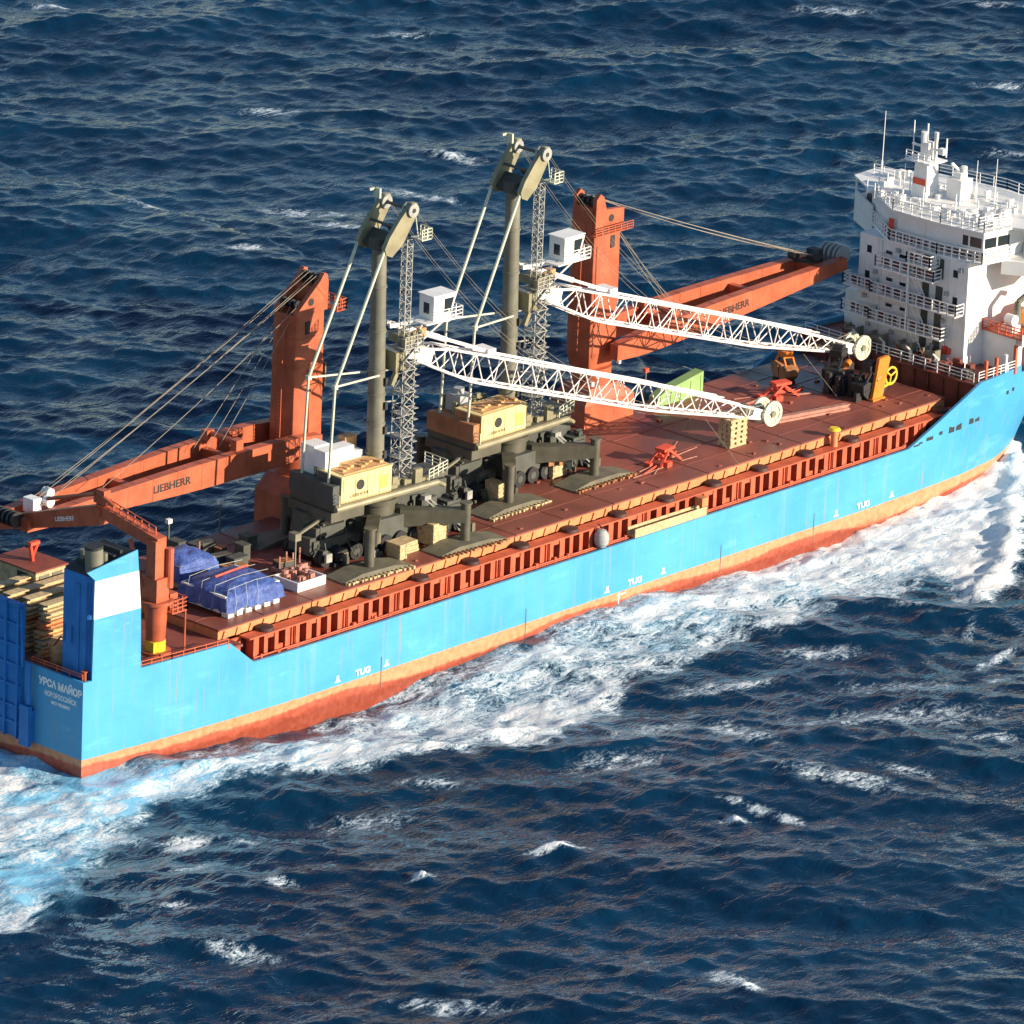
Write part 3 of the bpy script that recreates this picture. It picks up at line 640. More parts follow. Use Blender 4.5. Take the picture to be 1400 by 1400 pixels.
# boat deck on the starboard side
bd = MB(); bd.box(125.0, 137, -11.9, -6.86, 14.1, 14.25); bd.build('boat_deck', M['stan'], hs)
MB().box(125.0, 137, -11.96, -11.86, 13.5, 14.7).build('boat_deck_fascia', M['white'], hs)
MB().rail([(125.05, -6.9, 14.25), (125.05, -11.8, 14.25)], 1.0, 1.0, .05).build('railing', M['stan'], hs)
for x in (120.4, 122.0, 123.4, 124.9, 126.4, 127.8):
    MB().box(x, x+.28, -11.35, -11.05, 10.62, 12.9 if x < 124.5 else 13.5).build('bulwark_post', M['white' if int(x) % 2 else 'red'], ship)
for k in range(26):
    cl = MB()
    y_ = random.uniform(-9.5, 9.5); x = random.uniform(119.9, 121.6); a_, b_, c_ = random.uniform(.2, .8), random.uniform(.2, .9), random.uniform(.3, 1.3)
    cl.box(x, x+a_, y_, y_+b_, 10.6, 10.6+c_).build('deck_fitting', M['deckred' if k % 3 else 'olive_dark'], ship)
for k in range(9):
    y_ = -7+k*1.7; MB().tube((120.4, y_, 10.6), (120.4, y_, 11.7), .16, 8).bar((120.4, y_, 11.7), (120.0, y_+.3, 12.2), .14).build('air_pipe', M['white' if k % 2 else 'deckred'], ship)
for y_ in (-4.5, -1.5, 2.2, 5.4):
    mw = MB(); mw.tube((121.2, y_, 11.5), (121.2, y_+1.3, 11.5), .5, 12); mw.box(120.7, 121.7, y_-.2, y_, 10.6, 12.2); mw.box(120.7, 121.7, y_+1.3, y_+1.5, 10.6, 12.2)
    mw.build('mooring_winch', M['olive'], ship)

# ================================================================== HATCH COVERS (lift-away, each a thing)
HC = [17.3, 29.15, 42.45, 55.75, 69.1, 82.4, 95.75, 109.05, 117.3]
HL = ['aftmost oxide-red hatch cover, under the large blue tarpaulin bundle', 'oxide-red hatch cover under the wheels of the aft mobile crane',
      'oxide-red hatch cover under the forward outrigger pads of the aft mobile crane', 'oxide-red hatch cover under the rear outrigger pads of the forward mobile crane',
      'oxide-red hatch cover under the forward outrigger pads of the forward mobile crane', 'oxide-red hatch cover carrying the timber stack that props a white boom',
      'scuffed oxide-red hatch cover beside the pale green cargo box', 'oxide-red hatch cover carrying the orange grabs at the foot of the white bridge house']
for i, (x0, x1) in enumerate(zip(HC[:-1], HC[1:])):
    ht = thing('hatch_cover', (x0, 0, 8.42), HL[i], 'hatch cover', 'hatch covers along the deck')
    L_ = x1-x0-.12
    MB().box(0, L_, -9.1, 9.1, .80, .98).box(.03, L_-.03, -9.14, 9.14, .90, .965).build('cover_plate', M['hatch'], ht)
    sd_m = MB(); sd_m.box(.02, L_-.02, -9.02, -8.8, 0, .799); sd_m.box(.02, L_-.02, 8.8, 9.02, 0, .799); sd_m.box(.02, .2, -8.79, 8.79, 0, .799); sd_m.box(L_-.2, L_-.02, -8.79, 8.79, 0, .799)
    n = int(L_/1.65)
    for k in range(n):
        x = .5+k*1.65; sd_m.prism([(x, .02), (x+.5, .02), (x+.25, .7)], 'y', -9.16, -9.021)
    sd_m.build('side_plate', M['buff'], ht)
    fi = MB(); rs_ = random.Random(i)
    for k in range(7):
        x = rs_.uniform(.6, L_-1); y_ = rs_.uniform(-8.6, 8.4); fi.box(x, x+rs_.uniform(.2, .5), y_, y_+rs_.uniform(.2, .4), .981, 1.0+rs_.uniform(.04, .22))
    for y_ in (-6.1, -3.0, 3.0, 6.1): fi.box(.1, L_-.1, y_-.05, y_+.05, .981, 1.012)
    fi.box(L_/2-.05, L_/2+.05, -9, 9, .981, 1.02)
    fi.build('lashing_socket', M['deckred'], ht)
HT = 9.405      # height of the hatch tops

# ================================================================== SHIP'S DECK CRANES
def cable(parent, name, a, b, sag, r=.03, n=10, m='rope'):
    a = Vector(a); b = Vector(b)
    pts = [a.lerp(b, k/n)-Vector((0, 0, sag*4*(k/n)*(1-k/n))) for k in range(n+1)]
    return MB().path(pts, r, 5).build(name, M[m], parent)
def deck_crane(x, d, label, tipx, tipz):
    """d=-1: jib lies aft, d=+1: jib lies forward. local x axis = jib direction"""
    t = thing('deck_crane', (x, 9.8, 6.42), label, 'deck crane', 'deck cranes on the port side')
    zt = lambda z: z-6.42
    def fx(v): return v*d
    base = MB(); base.box(-3.5, 3.5, -2.6, 1.6, 0, zt(11.6)); base.loft([(-3.5,-2.6,zt(11.6)),(3.5,-2.6,zt(11.6)),(3.5,1.6,zt(11.6)),(-3.5,1.6,zt(11.6))], [(-2.0,-1.9,zt(12.9)),(2.0,-1.9,zt(12.9)),(2.0,1.5,zt(12.9)),(-2.0,1.5,zt(12.9))])
    base.tube((0, -.2, zt(12.9)), (0, -.2, zt(14.6)), 1.85, 20)
    base.build('pedestal', M['red'], t, True)
    # tower: rounded starboard corners, slightly tapered
    tw = MB(); cs = []
    hx, hy, c = 2.1, 1.6, .7
    sec = lambda k, z: [(px*k, py*k, z) for px, py in [(-hx+c,-hy),(hx-c,-hy),(hx-.22,-hy+.22),(hx,-hy+c),(hx,hy-.3),(hx-.3,hy),(-hx+.3,hy),(-hx,hy-.3),(-hx,-hy+c),(-hx+.22,-hy+.22)]]
    lv = [sec(.86, zt(14.6)), sec(1.0, zt(16.2)), sec(.99, zt(22)), sec(.96, zt(28.3))]
    for A, B in zip(lv[:-1], lv[1:]): tw.loft(A, B)
    for z_ in (17.9, 20.6, 23.3, 26.0):
        A = [(a_*1.012, b_*1.015, c_) for a_, b_, c_ in sec(.993, zt(z_))]; tw.loft(A, [(a_, b_, c_+.1) for a_, b_, c_ in A])
    tower = tw.build('tower', M['red'], t, True)
    hd = MB(); pr = [(-2.0, zt(28.3)), (2.0, zt(28.3)), (2.05, zt(30.9)), (1.85, zt(31.7)), (1.45, zt(31.8)), (1.0, zt(31.2)), (-2.0, zt(28.6))]
    if d > 0: pr = [(-2.0, zt(28.3)), (2.0, zt(28.3)), (2.0, zt(30.1)), (-.5, zt(30.3)), (-.9, zt(31.6)), (-1.4, zt(32.0)), (-1.95, zt(31.5))]
    hd.prism(pr, 'y', -1.58, -1.1); hd.prism(pr, 'y', .95, 1.4); hd.box(fx(-2.1) if d > 0 else .3, (fx(-1.2)) if d > 0 else 2.1, -1.2, 1.0, zt(28.3), zt(30.6))
    hd.build('crane_head', M['red'], t)
    sv = MB()
    for y_ in (-.9, -.3, .3, .8): sv.tube((fx(-1.4), y_-.12, zt(31.1)), (fx(-1.4), y_+.12, zt(31.1)), .5, 14)
    sv.tube((fx(-1.4), -1.1, zt(31.1)), (fx(-1.4), .95, zt(31.1)), .12, 8); sv.build('sheave', M['black'], t); sv = MB()
    for y_ in (-.9, -.3, .3, .8): sv.tube((fx(1.3), y_-.12, zt(29.2)), (fx(1.3), y_+.12, zt(29.2)), .4, 12)
    sv.tube((fx(1.3), -1.1, zt(29.2)), (fx(1.3), .95, zt(29.2)), .12, 8); sv.build('sheave', M['black'], t)
    hl = MB(); hl.tube((fx(.2), -1.62, zt(29.4)), (fx(.2), -1.5, zt(29.4)), .36, 16); hl.build('access_opening', M['black'], tower); MB().box(fx(.55)-.28, fx(.55)+.28, -1.63, -1.5, zt(26.4), zt(27.6)).build('access_opening', M['black'], tower)
    pl = MB()
    if d < 0: pl.box(-3.6, -2.36, -2.4, .6, zt(28.1), zt(28.2)).rail([(-2.4, -2.4, zt(28.2)), (-3.6, -2.4, zt(28.2)), (-3.6, .6, zt(28.2))][::-1], 1.0, .7, .05)
    else: pl.box(-2.9, 2.3, -2.5, -1.78, zt(28.2), zt(28.28)).rail([(-2.9, -2.5, zt(28.28)), (2.3, -2.5, zt(28.28))], .7, .9, .04)
    if d < 0: pl.v = [(-a, b_, c_) for a, b_, c_ in pl.v]
    pl.build('service_platform', M['red'], t)
    ld = MB()
    for y_ in (-.35, .25): ld.bar((-2.5, y_, zt(16.5)), (-2.42, y_, zt(28.2)), .07)
    for k in range(34): ld.bar((-2.5, -.35, zt(16.7)+.34*k), (-2.5, .25, zt(16.7)+.34*k), .05)
    ld.build('ladder', M['red'], t)
    fl = MB(); fl.box(-.32, -.1, -1.86, -1.76, zt(16.6), zt(23)) if d < 0 else fl.tube((-2.0, -1.9, zt(16)), (-2.0, -1.9, zt(27)), .08, 6); fl.build('cable_duct', M['red'], t)
    lm = MB(); lm.box(-1.0, -.7, -1.95, -1.76, zt(15.1), zt(15.5)) if d < 0 else lm.box(-2.1, -1.75, -2.1, -1.76, zt(13.2), zt(13.6)).box(1.9, 2.2, -1.9, -1.6, zt(14.6), zt(15.0)); lm.build('floodlight', M['white'], t)
    if d < 0: MB().box(2.36, 2.5, -1.2, -.6, zt(20.6), zt(23.0)).build('hatch_panel', M['cream'], t)
    # twin jib beams straddle the tower and draw together towards the tip
    T = tipx-x; tz = zt(tipz); hz = zt(16.4)
    for s in (-1, 1):
        yh, yt_ = (s*2.75-.1, s*1.55-.1)
        A = Vector((0, yh, hz)); B = Vector((T, yt_, tz)); n = 12
        jb = MB(); prev = None
        for k in range(n+1):
            f_ = k/n; c = A.lerp(B, f_); hh = .75+.45*min(1, f_/.12) if f_ < .12 else 1.2-.62*max(0, (f_-.45)/.55); wd = .5
            cur = [(c.x, c.y-wd, c.z-hh), (c.x, c.y+wd, c.z-hh), (c.x, c.y+wd, c.z+hh), (c.x, c.y-wd, c.z+hh)]
            if prev: jb.loft(prev, cur); jb.loft([(q_[0]-.05, c.y+(q_[1]-c.y)*1.04, c.z+(q_[2]-c.z)*1.02) for q_ in cur], [(q_[0]+.05, c.y+(q_[1]-c.y)*1.04, c.z+(q_[2]-c.z)*1.02) for q_ in cur])
            prev = cur
        j = jb.build('jib_beam', M['red'], t)
        if s < 0:
            P0 = A.lerp(B, .52 if d < 0 else .50); sl_ = math.atan2(B.z-A.z, B.x-A.x) if d > 0 else math.atan2(A.z-B.z, A.x-B.x)
            yaw_ = math.atan2(B.y-A.y, B.x-A.x) if d > 0 else math.atan2(A.y-B.y, A.x-B.x)
            mt = Matrix.Translation((P0.x, P0.y-.5-.02, P0.z)) @ Matrix.Rotation(yaw_, 4, 'Z') @ Matrix.Rotation(-sl_, 4, 'Y') @ Matrix.Rotation(pi/2, 4, 'X')
            text_part('lettering', 'LIEBHERR', 1.0, M['black'], j, mt, 4.6, .015)
    for f_ in (.28, .62, .9):
        cx = MB(); cx.box(T*f_-.35, T*f_+.35, -2.75*(1-f_)-1.0*f_, 2.6*(1-f_)+1.0*f_, hz+(tz-hz)*f_-.5, hz+(tz-hz)*f_+.5)
        cx.build('cross_beam', M['red'], t)
    tp_ = MB()
    for y_ in (-1.2, -.7, -.1, .5, 1.0): tp_.tube((T+d*.5, y_-.12, tz+.5), (T+d*.5, y_+.12, tz+.5), .75 if d < 0 else 1.0, 14)
    tp_.build('jib_sheave', M['grey'] if d > 0 else M['black'], t)
    hk = MB(); hk.box(T*.93-.5, T*.93+.5, -.7, .6, tz+.3, tz+1.6); hk.build('hook_block', M['white'] if d < 0 else M['black'], t); hk = MB(); hk.tube((T*.9, -1.3, tz+1.2), (T*.9, -.6, tz+1.2), .5, 12); hk.tube((T*.86, .2, tz+1.3), (T*.86, 1.0, tz+1.3), .5, 12); hk.bar((T*.9, -1.0, tz+.7), (T*.86, .6, tz+.7), .3); hk.build('rope_guide', M['white'] if d < 0 else M['black'], t)
    kn = MB(); kn.box(T*.27-.5, T*.27+.4, -2.4, -1.6, hz+.9, hz+2.1); kn.box(T*.27-.5, T*.27+.4, 1.3, 2.1, hz+.9, hz+2.1); kn.tube((T*.27, -2.2, hz+1.8), (T*.27, 2.0, hz+1.8), .25, 8); kn.build('hoist_bracket', M['red'], t)
    hp = Vector((fx(-1.4), 0, zt(31.6)))
    for k, y_ in enumerate((-.9, -.5, .2, .7)):
        cable(t, 'luffing_rope', (hp.x, y_, hp.z), (T*.93, y_*1.1, tz+.9), .25+.35*(k % 2))
    if d < 0: cable(t, 'luffing_rope', (hp.x, -1.0, hp.z-1), (T*.72, -1.2, hz+.9), .5)
    for k, y_ in enumerate((-.7, -.3, .4)):
        cable(t, 'hoist_rope', (fx(1.3), y_, zt(29.2 if k else 28.6)), (T*(.30+.03*k), y_, hz+1.2), .1)
    return t
deck_crane(46.2, -1, 'red deck crane behind the aft mobile crane, its jib stowed out over the stern', 10.2, 16.2)
deck_crane(86.6, 1, 'red deck crane amidships, its jib stowed forward towards the white bridge house', 121.5, 18.0)

# ================================================================== MOBILE HARBOUR CRANES (cargo)
def harbour_crane(loc, rz, label, first):
    t = thing('mobile_harbour_crane', loc, label, 'mobile crane', 'mobile harbour cranes carried on deck', rz)
    # undercarriage
    ch = MB(); ch.box(-9.0, 9.0, -1.6, 1.6, 1.35, 2.3); ch.box(-3.2, 3.2, -2.2, 2.2, 1.1, 3.0); ch.box(-9.3, -7.6, -1.4, 1.4, 1.0, 2.6); ch.box(7.6, 9.3, -1.4, 1.4, 1.0, 2.6)
    ch.box(-8.8, -2.6, .1, 1.6, 2.3, 4.6); ch.box(2.6, 8.8, .1, 1.6, 2.3, 4.3); ch.box(-8.6, -5.2, -1.4, .1, 2.3, 3.4)
    ch.build('chassis', M['olive_dark'], t)
    for s in (-1, 1):
        for k in range(10):
            x = -8.2+k*1.82
            wm = MB(); 
            for o_ in (0, .55): wm.tube((x, s*(1.75+o_)-.22, .78), (x, s*(1.75+o_)+.22, .78), .78, 14)
            wh = wm.build('wheel', M['rubber'], t, True)
            MB().tube((x, s*2.4-.14*s, .78), (x, s*2.55, .78), .36, 10).build('hub', M['olive_dark'], wh)
    # outriggers
    for sx in (-1, 1):
        for sy in (-1, 1):
            ex, ey = sx*5.9, sy*5.6
            om = MB()
            A = Vector((sx*1.6, sy*1.5, 2.6)); B = Vector((ex, ey, 3.0)); d_ = (B-A).normalized(); sdv = Vector((-d_.y, d_.x, 0))*.62
            om.loft([A-sdv+Vector((0,0,-.9)), A+sdv+Vector((0,0,-.9)), A+sdv+Vector((0,0,.75)), A-sdv+Vector((0,0,.75))], [B-sdv+Vector((0,0,-.65)), B+sdv+Vector((0,0,-.65)), B+sdv+Vector((0,0,.5)), B-sdv+Vector((0,0,.5))])
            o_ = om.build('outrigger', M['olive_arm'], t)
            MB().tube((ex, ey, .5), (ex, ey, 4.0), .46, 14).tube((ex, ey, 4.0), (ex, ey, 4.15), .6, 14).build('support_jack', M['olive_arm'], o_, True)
            pd = MB(); L1, L2 = 4.2, 1.9
            pd.prism([(ex-L1, .0), (ex+L1, .0), (ex+L1, .12), (ex+L2, .55), (ex-L2, .55), (ex-L1, .12)], 'y', ey-1.25, ey+1.25)
            pd.build('outrigger_pad', M['pad'], o_)
            if sy < 0:
                dn = MB(); rq = random.Random(int(ex*7+loc[0])); dn.box(ex-L1, ex+L1, ey-1.62, ey-1.5, .0, .14)
                for k in range(16):
                    w_ = rq.uniform(.1, .26); l_ = rq.uniform(.0, .35); dn.box(ex-L1+.1+k*.52, ex-L1+.1+w_+k*.52, ey-1.62-l_, ey-1.3, .0, .2)
                dn.build('dunnage', M['rust' if sx > 0 else 'wood'], o_)
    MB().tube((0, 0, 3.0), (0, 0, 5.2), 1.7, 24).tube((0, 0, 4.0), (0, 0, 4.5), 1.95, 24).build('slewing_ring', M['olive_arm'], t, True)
    # superstructure
    sp_ = MB(); sp_.box(-7.8, 3.6, -3.0, 3.0, 5.2, 5.95); sp_.box(-8.2, -4.2, -2.9, 2.9, 4.3, 5.19)
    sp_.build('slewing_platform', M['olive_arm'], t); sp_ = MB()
    sp_.box(-7.9, 3.5, -3.1, -3.01, 5.3, 5.9)
    sp_.tube((-8.1, -3.35, 5.65), (4.4, -3.35, 5.75), .27, 8); sp_.tube((4.4, -3.35, 5.75), (5.4, -3.2, 5.2), .2, 8)
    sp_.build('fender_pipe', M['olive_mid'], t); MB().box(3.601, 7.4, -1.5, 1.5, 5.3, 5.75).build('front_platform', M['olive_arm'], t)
    rl = MB(); rl.rail([(-7.8, -3.5, 5.95), (-7.8, 3.0, 5.95)], 1.0, 1.1, .035); rl.build('railing', M['tie'], t); rl = MB(); rl.rail([(3.6, -3.0, 5.95), (7.3, -1.5, 5.75), (7.3, 1.5, 5.75)], 1.0, 1.0, .04)
    rl.build('railing', M['tie'], t)
    ho = MB(); ho.box(-7.2, -1.1, -3.05, .2, 5.95, 8.35); ho.box(-7.25, -1.05, -3.1, .25, 8.35, 8.45)
    house = ho.build('machinery_house', M['yellow'], t)
    MB().tube((-4.9, -3.09, 7.35), (-4.9, -3.051, 7.35), .48, 20).build('fan_opening', M['black'], house)
    MB().box(-7.26, -7.201, -2.9, .1, 6.0, 8.3).build('rear_panel', M['olive_dark' if first else 'rust'], house)
    text_part('lettering', 'LIEBHERR', .42, M['black'], house, face_stbd(-5.0, -3.056, 6.45), 2.3, .004)
    pn = MB()
    for k in range(4): pn.box(-7.0+k*1.48, -6.96+k*1.48, -3.075, -3.051, 6.05, 8.2)
    pn.box(-7.15, -1.15, -3.075, -3.051, 6.0, 6.05); pn.build('panel_seam', M['rust'], house)
    gr_ = MB()
    for k in range(6): gr_.box(-2.5, -1.5, -3.08, -3.051, 6.5+k*.2, 6.6+k*.2)
    gr_.box(-2.55, -2.5, -3.08, -3.051, 6.45, 7.7); gr_.build('grille', M['brass'], house)
    rq = random.Random(8)
    for k in range(26):
        hz_ = MB(); x_ = rq.uniform(-6.8, 3.3); y_ = rq.uniform(-2.9, -2.2) if x_ > -1 else rq.uniform(.5, 2.8); b_ = 5.95 if x_ > -1 else 7.6; hz_.box(x_, x_+rq.uniform(.2, .9), y_, y_+rq.uniform(.15, .5), b_-.05, b_+rq.uniform(.3, 1.3))
        hz_.build('platform_box', M['olive_mid'], t)
    rt_ = MB(); rt_.box(-6.6, -1.4, -2.7, -.1, 8.451, 8.52)
    for k in range(7): rt_.box(-6.3+k*.75, -5.9+k*.75, -2.2+.3*(k % 3), -1.6+.3*(k % 3), 8.52, 8.7)
    rt_.build('roof_gear', M['timber2'], house)
    cw = MB(); cw.box(-8.1, -7.3, -2.9, 2.9, 5.951, 7.7); cw.box(-7.19, -1.2, .3, 2.9, 5.951, 7.6); cw.build('counterweight', M['olive_dark' if first else 'rust'], t)
    if first:
        pk = MB(); pk.box(-6.9, -5.1, 1.0, 2.8, 7.601, 10.2); pk.box(-5.0, -2.6, .4, 1.8, 7.601, 9.7); pk.box(-7.0, -5.3, -.6, .9, 8.46, 10.1) ; pk.box(-2.5, -1.4, .5, 1.5, 7.601, 9.0)
        pk.build('power_pack', M['white'], t)
        MB().box(-2.3, -.9, 1.9, 2.9, 7.601, 9.9).build('exhaust_box', M['timber2'], t)
    else:
        MB().box(-6.2, -4.6, .6, 2.4, 7.601, 9.2).tube((-5.4, 1.5, 9.2), (-5.4, 1.5, 9.7), .5, 12).build('power_pack', M['grey'], t)
    # tower tube, leaning a touch, with flange rings
    mt = MB(); mb, mtp = Vector((-.3, 0, 5.95)), Vector((-.75, 0, 29.0))
    mt.tube(mb, mb.lerp(mtp, .45), .84, 20, .76, True); mt.tube(mb.lerp(mtp, .45), mtp, .76, 20, .66)
    for f_ in (.12, .24, .36, .46, .62, .8): c_ = mb.lerp(mtp, f_); mt.tube(c_-Vector((0, 0, .1)), c_+Vector((0, 0, .1)), 9.2e-1-.16*f_, 20)
    mt.build('tower', M['cream'], t, True)
    prt = MB()
    for f_ in (.1, .2, .3, .4): c_ = mb.lerp(mtp, f_); prt.box(c_.x+.2, c_.x+.5, -1.0, -.8, c_.z, c_.z+.7)
    prt.build('porthole', M['black'], t)
    # tower head: two banana-shaped cheeks carrying sheaves, joined by a plate
    ck = [(-1.7, 27.9), (-1.0, 27.6), (.3, 28.6), (1.55, 30.6), (2.05, 31.6), (1.8, 32.2), (1.2, 32.25), (-.1, 31.0), (-1.35, 29.5), (-1.9, 28.5)]
    for s in (-1, 1):
        cm = MB(); cm.prism(ck, 'y', s*1.75-.24, s*1.75+.24); c_ = cm.build('head_cheek', M['olive_mid'], t)
        MB().tube((1.25, s*1.75-.5, 31.6), (1.25, s*1.75-.3, 31.6), .62, 16).tube((1.25, s*1.75+.3, 31.6), (1.25, s*1.75+.5, 31.6), .62, 16).build('sheave', M['galv'], c_); MB().tube((1.25, s*1.75-.53, 31.6), (1.25, s*1.75+.53, 31.6), .22, 10).build('sheave_hub', M['black'], c_)
    hp_ = MB(); hp_.prism([(-1.5, 28.3), (-1.0, 27.8), (.1, 28.7), (-.2, 29.5)], 'y', -1.46, 1.46); hp_.tube((1.2, -1.5, 31.6), (1.2, 1.5, 31.6), .16, 8); hp_.tube((-.4, -1.5, 30.2), (-.4, 1.5, 30.2), .14, 8); hp_.bar((-.4, -.6, 30.2), (.6, -.6, 29.2), .3)
    hp_.tube((-.75, 0, 28.0), (-.75, 0, 29.0), .95, 16); hp_.build('head_plate', M['olive_dark'], t)
    hb = MB(); hb.box(2.2, 3.4, -2.4, -.9, 28.6, 28.7).rail([(2.2, -2.4, 28.7), (3.4, -2.4, 28.7), (3.4, -.9, 28.7)], .95, .6, .04); MB().box(.4, .6, 1.4, 2.2, 32.0, 32.9).box(-.2, .6, 2.0, 2.2, 32.7, 32.9).build('aviation_lamp', M['tie'], t)
    hb.tube((2.4, -1.7, 28.7), (1.8, -1.75, 31.5), .06, 6); hb.build('head_platform', M['tie'], t)
    # ladder tower in front of the mast, stair tower below
    lt = MB(); lt.lattice((1.75, -1.0, 18.6), (1.75, -1.0, 28.6), .7, .7, 15, .036); lt.build('ladder_tower', M['galv'], t)
    st_ = MB(); st_.lattice((1.8, -1.1, 6.0), (1.8, -1.1, 18.6), 1.4, 1.2, 9, .038)
    for k in range(12):
        z = 6.0+k*1.05; s = 1 if k % 2 else -1
        st_.bar((1.8-s*.7, -1.85, z), (1.8+s*.7, -1.85, z+1.05), .3, .08); st_.bar((1.8-s*.7, -1.95, z+.9), (1.8+s*.7, -1.95, z+1.95), .06); st_.box(1.0, 2.6, -2.0, -.3, z-.03, z+.03) if k % 2 == 0 else None
        st_.box(2.4, 2.9, -2.0, -1.2, z+.4, z+.46)
    for k in range(4): z = 7.5+k*3; st_.bar((-.2, -.6, z), (1.2, -.9, z), .12)
    st_.rail([(1.0, -2.0, 18.6), (3.2, -2.0, 18.6), (3.2, -.3, 18.6)], 1.1, .7, .045); st_.box(.9, 3.2, -2.0, -.3, 18.5, 18.6)
    st_.build('stair_tower', M['galv'], t)
    # operator's cab on its bracket
    cb = MB()
    pr = [(3.8, 20.9), (5.9, 20.9), (6.55, 22.95), (3.8, 23.1)]
    cb.prism(pr, 'y', -2.6, -.7); cb.box(3.65, 6.5, -2.7, -.6, 23.1, 23.2)
    cab = cb.build('operator_cab', M['white'], t)
    gl = MB(); gl.add([(6.06, -2.45, 21.3), (6.06, -.85, 21.3), (6.56, -.85, 22.85), (6.56, -2.45, 22.85), (6.0, -2.45, 21.3), (6.0, -.85, 21.3), (6.5, -.85, 22.85), (6.5, -2.45, 22.85)], [(0,1,2,3),(7,6,5,4),(0,4,5,1),(1,5,6,2),(2,6,7,3),(3,7,4,0)])
    gl.build('cab_window', M['glass'], cab); gl = MB(); gl.prism([(5.1, 21.5), (5.85, 21.5), (6.25, 22.75), (5.1, 22.75)], 'y', -2.63, -2.601); gl.build('cab_window', M['glass'], cab); gl = MB(); gl.box(3.76, 3.799, -2.0, -1.3, 21.4, 22.4)
    gl.build('cab_window', M['glass'], cab)
    cp_ = MB(); cp_.box(2.6, 7.0, -3.0, -.4, 20.75, 20.88).rail([(3.6, -3.0, 20.88), (7.0, -3.0, 20.88), (7.0, -.4, 20.88)], 1.0, .9, .035); cp_.bar((5.0, -2.6, 20.7), (2.0, -1.4, 18.0), .14); cp_.bar((5.0, -.6, 20.7), (2.0, -.9, 18.0), .14); cp_.bar((.3, -.6, 20.6), (3.4, -1.4, 20.7), .3, .35)
    cp_.build('cab_platform', M['white'], t)
    # boom: root taper, parallel lattice, nose taper
    root = Vector((1.9, 0, 17.9)); tip = Vector((50.2, 0, 2.1)); ax = (tip-root).normalized(); nz = Vector((-ax.z, 0, ax.x)); L_ = (tip-root).length
    def sec(s):
        dn_ = np.interp(s, [0, 9.5, 34, L_-1.0], [.25, 1.6, 1.35, .4]); up_ = np.interp(s, [0, 5, 34, L_-1.0], [.25, 1.0, 1.05, .4]); wd = np.interp(s, [0, 3.0, 34, L_-1], [1.15, 1.15, 1.1, .5])
        c = root+ax*s; return [c-nz*dn_+Vector((0,-wd,0)), c-nz*dn_+Vector((0,wd,0)), c+nz*up_+Vector((0,wd,0)), c+nz*up_+Vector((0,-wd,0))]
    bm_ = MB(); n = 26; S = [sec(1.6+(L_-2.6)*k/n) for k in range(n+1)]
    for a, b in zip(S[:-1], S[1:]):
        for i in range(4): bm_.tube(a[i], b[i], .125, 7, None, False)
    for k in range(n):
        a, b = S[k], S[k+1]
        for i, j in ((0, 3), (1, 2)):
            if k % 2: bm_.tube(a[i], b[j],   .06, 6, None, False)
            else: bm_.tube(a[j], b[i],   .06, 6, None, False)
        for i, j in ((3, 2), (0, 1)):
            bm_.tube(a[i] if k % 2 else a[j], b[j] if k % 2 else b[i], .06, 5, None, False); bm_.tube(b[i], b[j], .06, 5, None, False)
        if k % 3 == 0: bm_.tube(b[0], b[3], .06, 5, None, False); bm_.tube(b[1], b[2], .06, 5, None, False)
    bm_.loft(sec(1.2), sec(3.4)); bm_.loft([Vector((.6,-1.15,17.7)),Vector((.6,1.15,17.7)),Vector((.6,1.15,18.3)),Vector((.6,-1.15,18.3))], sec(1.2))
    bm_.loft(sec(L_-2.2), sec(L_-.6))
    boom = bm_.build('boom', M['boomwhite'], t)
    wk = MB()
    for s in (-1, 1):
        wk.bar(root+ax*9+nz*1.25+Vector((0, s*.5, .05)), root+ax*44+nz*.95+Vector((0, s*.5, .05)), .12)
    wk.build('boom_walkway', M['boomwhite'], boom)
    bs = MB()
    for y_ in (-.75, .75):
        c_ = tip+Vector((.3, y_, .25)); n_ = 22
        for q_ in range(n_):
            a0, a1 = 2*pi*q_/n_, 2*pi*(q_+1)/n_; bs.bar(c_+Vector((1.08*cos(a0), 0, 1.08*sin(a0))), c_+Vector((1.08*cos(a1), 0, 1.08*sin(a1))), .26, .34)
        for q_ in range(7): a0 = 2*pi*q_/7; bs.bar(c_, c_+Vector((1.0*cos(a0), 0, 1.0*sin(a0))), .2, .2)
        bs.tube(c_-Vector((0, .04, 0)), c_+Vector((0, .04, 0)), 1.0, 20); bs.build('boom_sheave', M['tie'], boom); bs = MB()
    bs.tube(tip+Vector((-2.6, -.5, 1.1)), tip+Vector((-2.6, .5, 1.1)), .5, 14)
    bs.build('rope_guide', M['cream'], boom)
    MB().tube(tip+Vector((.3, -1.0, .25)), tip+Vector((.3, 1.0, .25)), .3, 10).build('sheave_pin', M['olive'], boom)
    br_ = MB(); br_.box(.5, 1.7, -1.4, 1.4, 16.4, 18.2); br_.box(1.7, 3.4, -1.0, 1.0, 18.6, 19.4); br_.bar((.2, -1.2, 15.2), (1.2, -1.2, 17.2), .4); br_.bar((.2, 1.2, 15.2), (1.2, 1.2, 17.2), .4)
    for k in range(6): br_.box(1.2+.45*k, 1.5+.45*k, -1.7+.1*k, -1.3+.1*k, 18.2+.25*(k % 3), 19.4+.3*(k % 2))
    br_.build('pivot_block', M['olive_mid'], t); MB().box(3.0, 4.6, -.9, -.1, 18.9, 19.7).box(3.5, 5.2, .1, .8, 18.6, 19.3).build('oil_tank', M['timber2'], t)
    lc = MB(); a_ = Vector((.8, 0, 20.6)); b_ = root+ax*11.2+nz*1.35; m_ = a_.lerp(b_, .55)
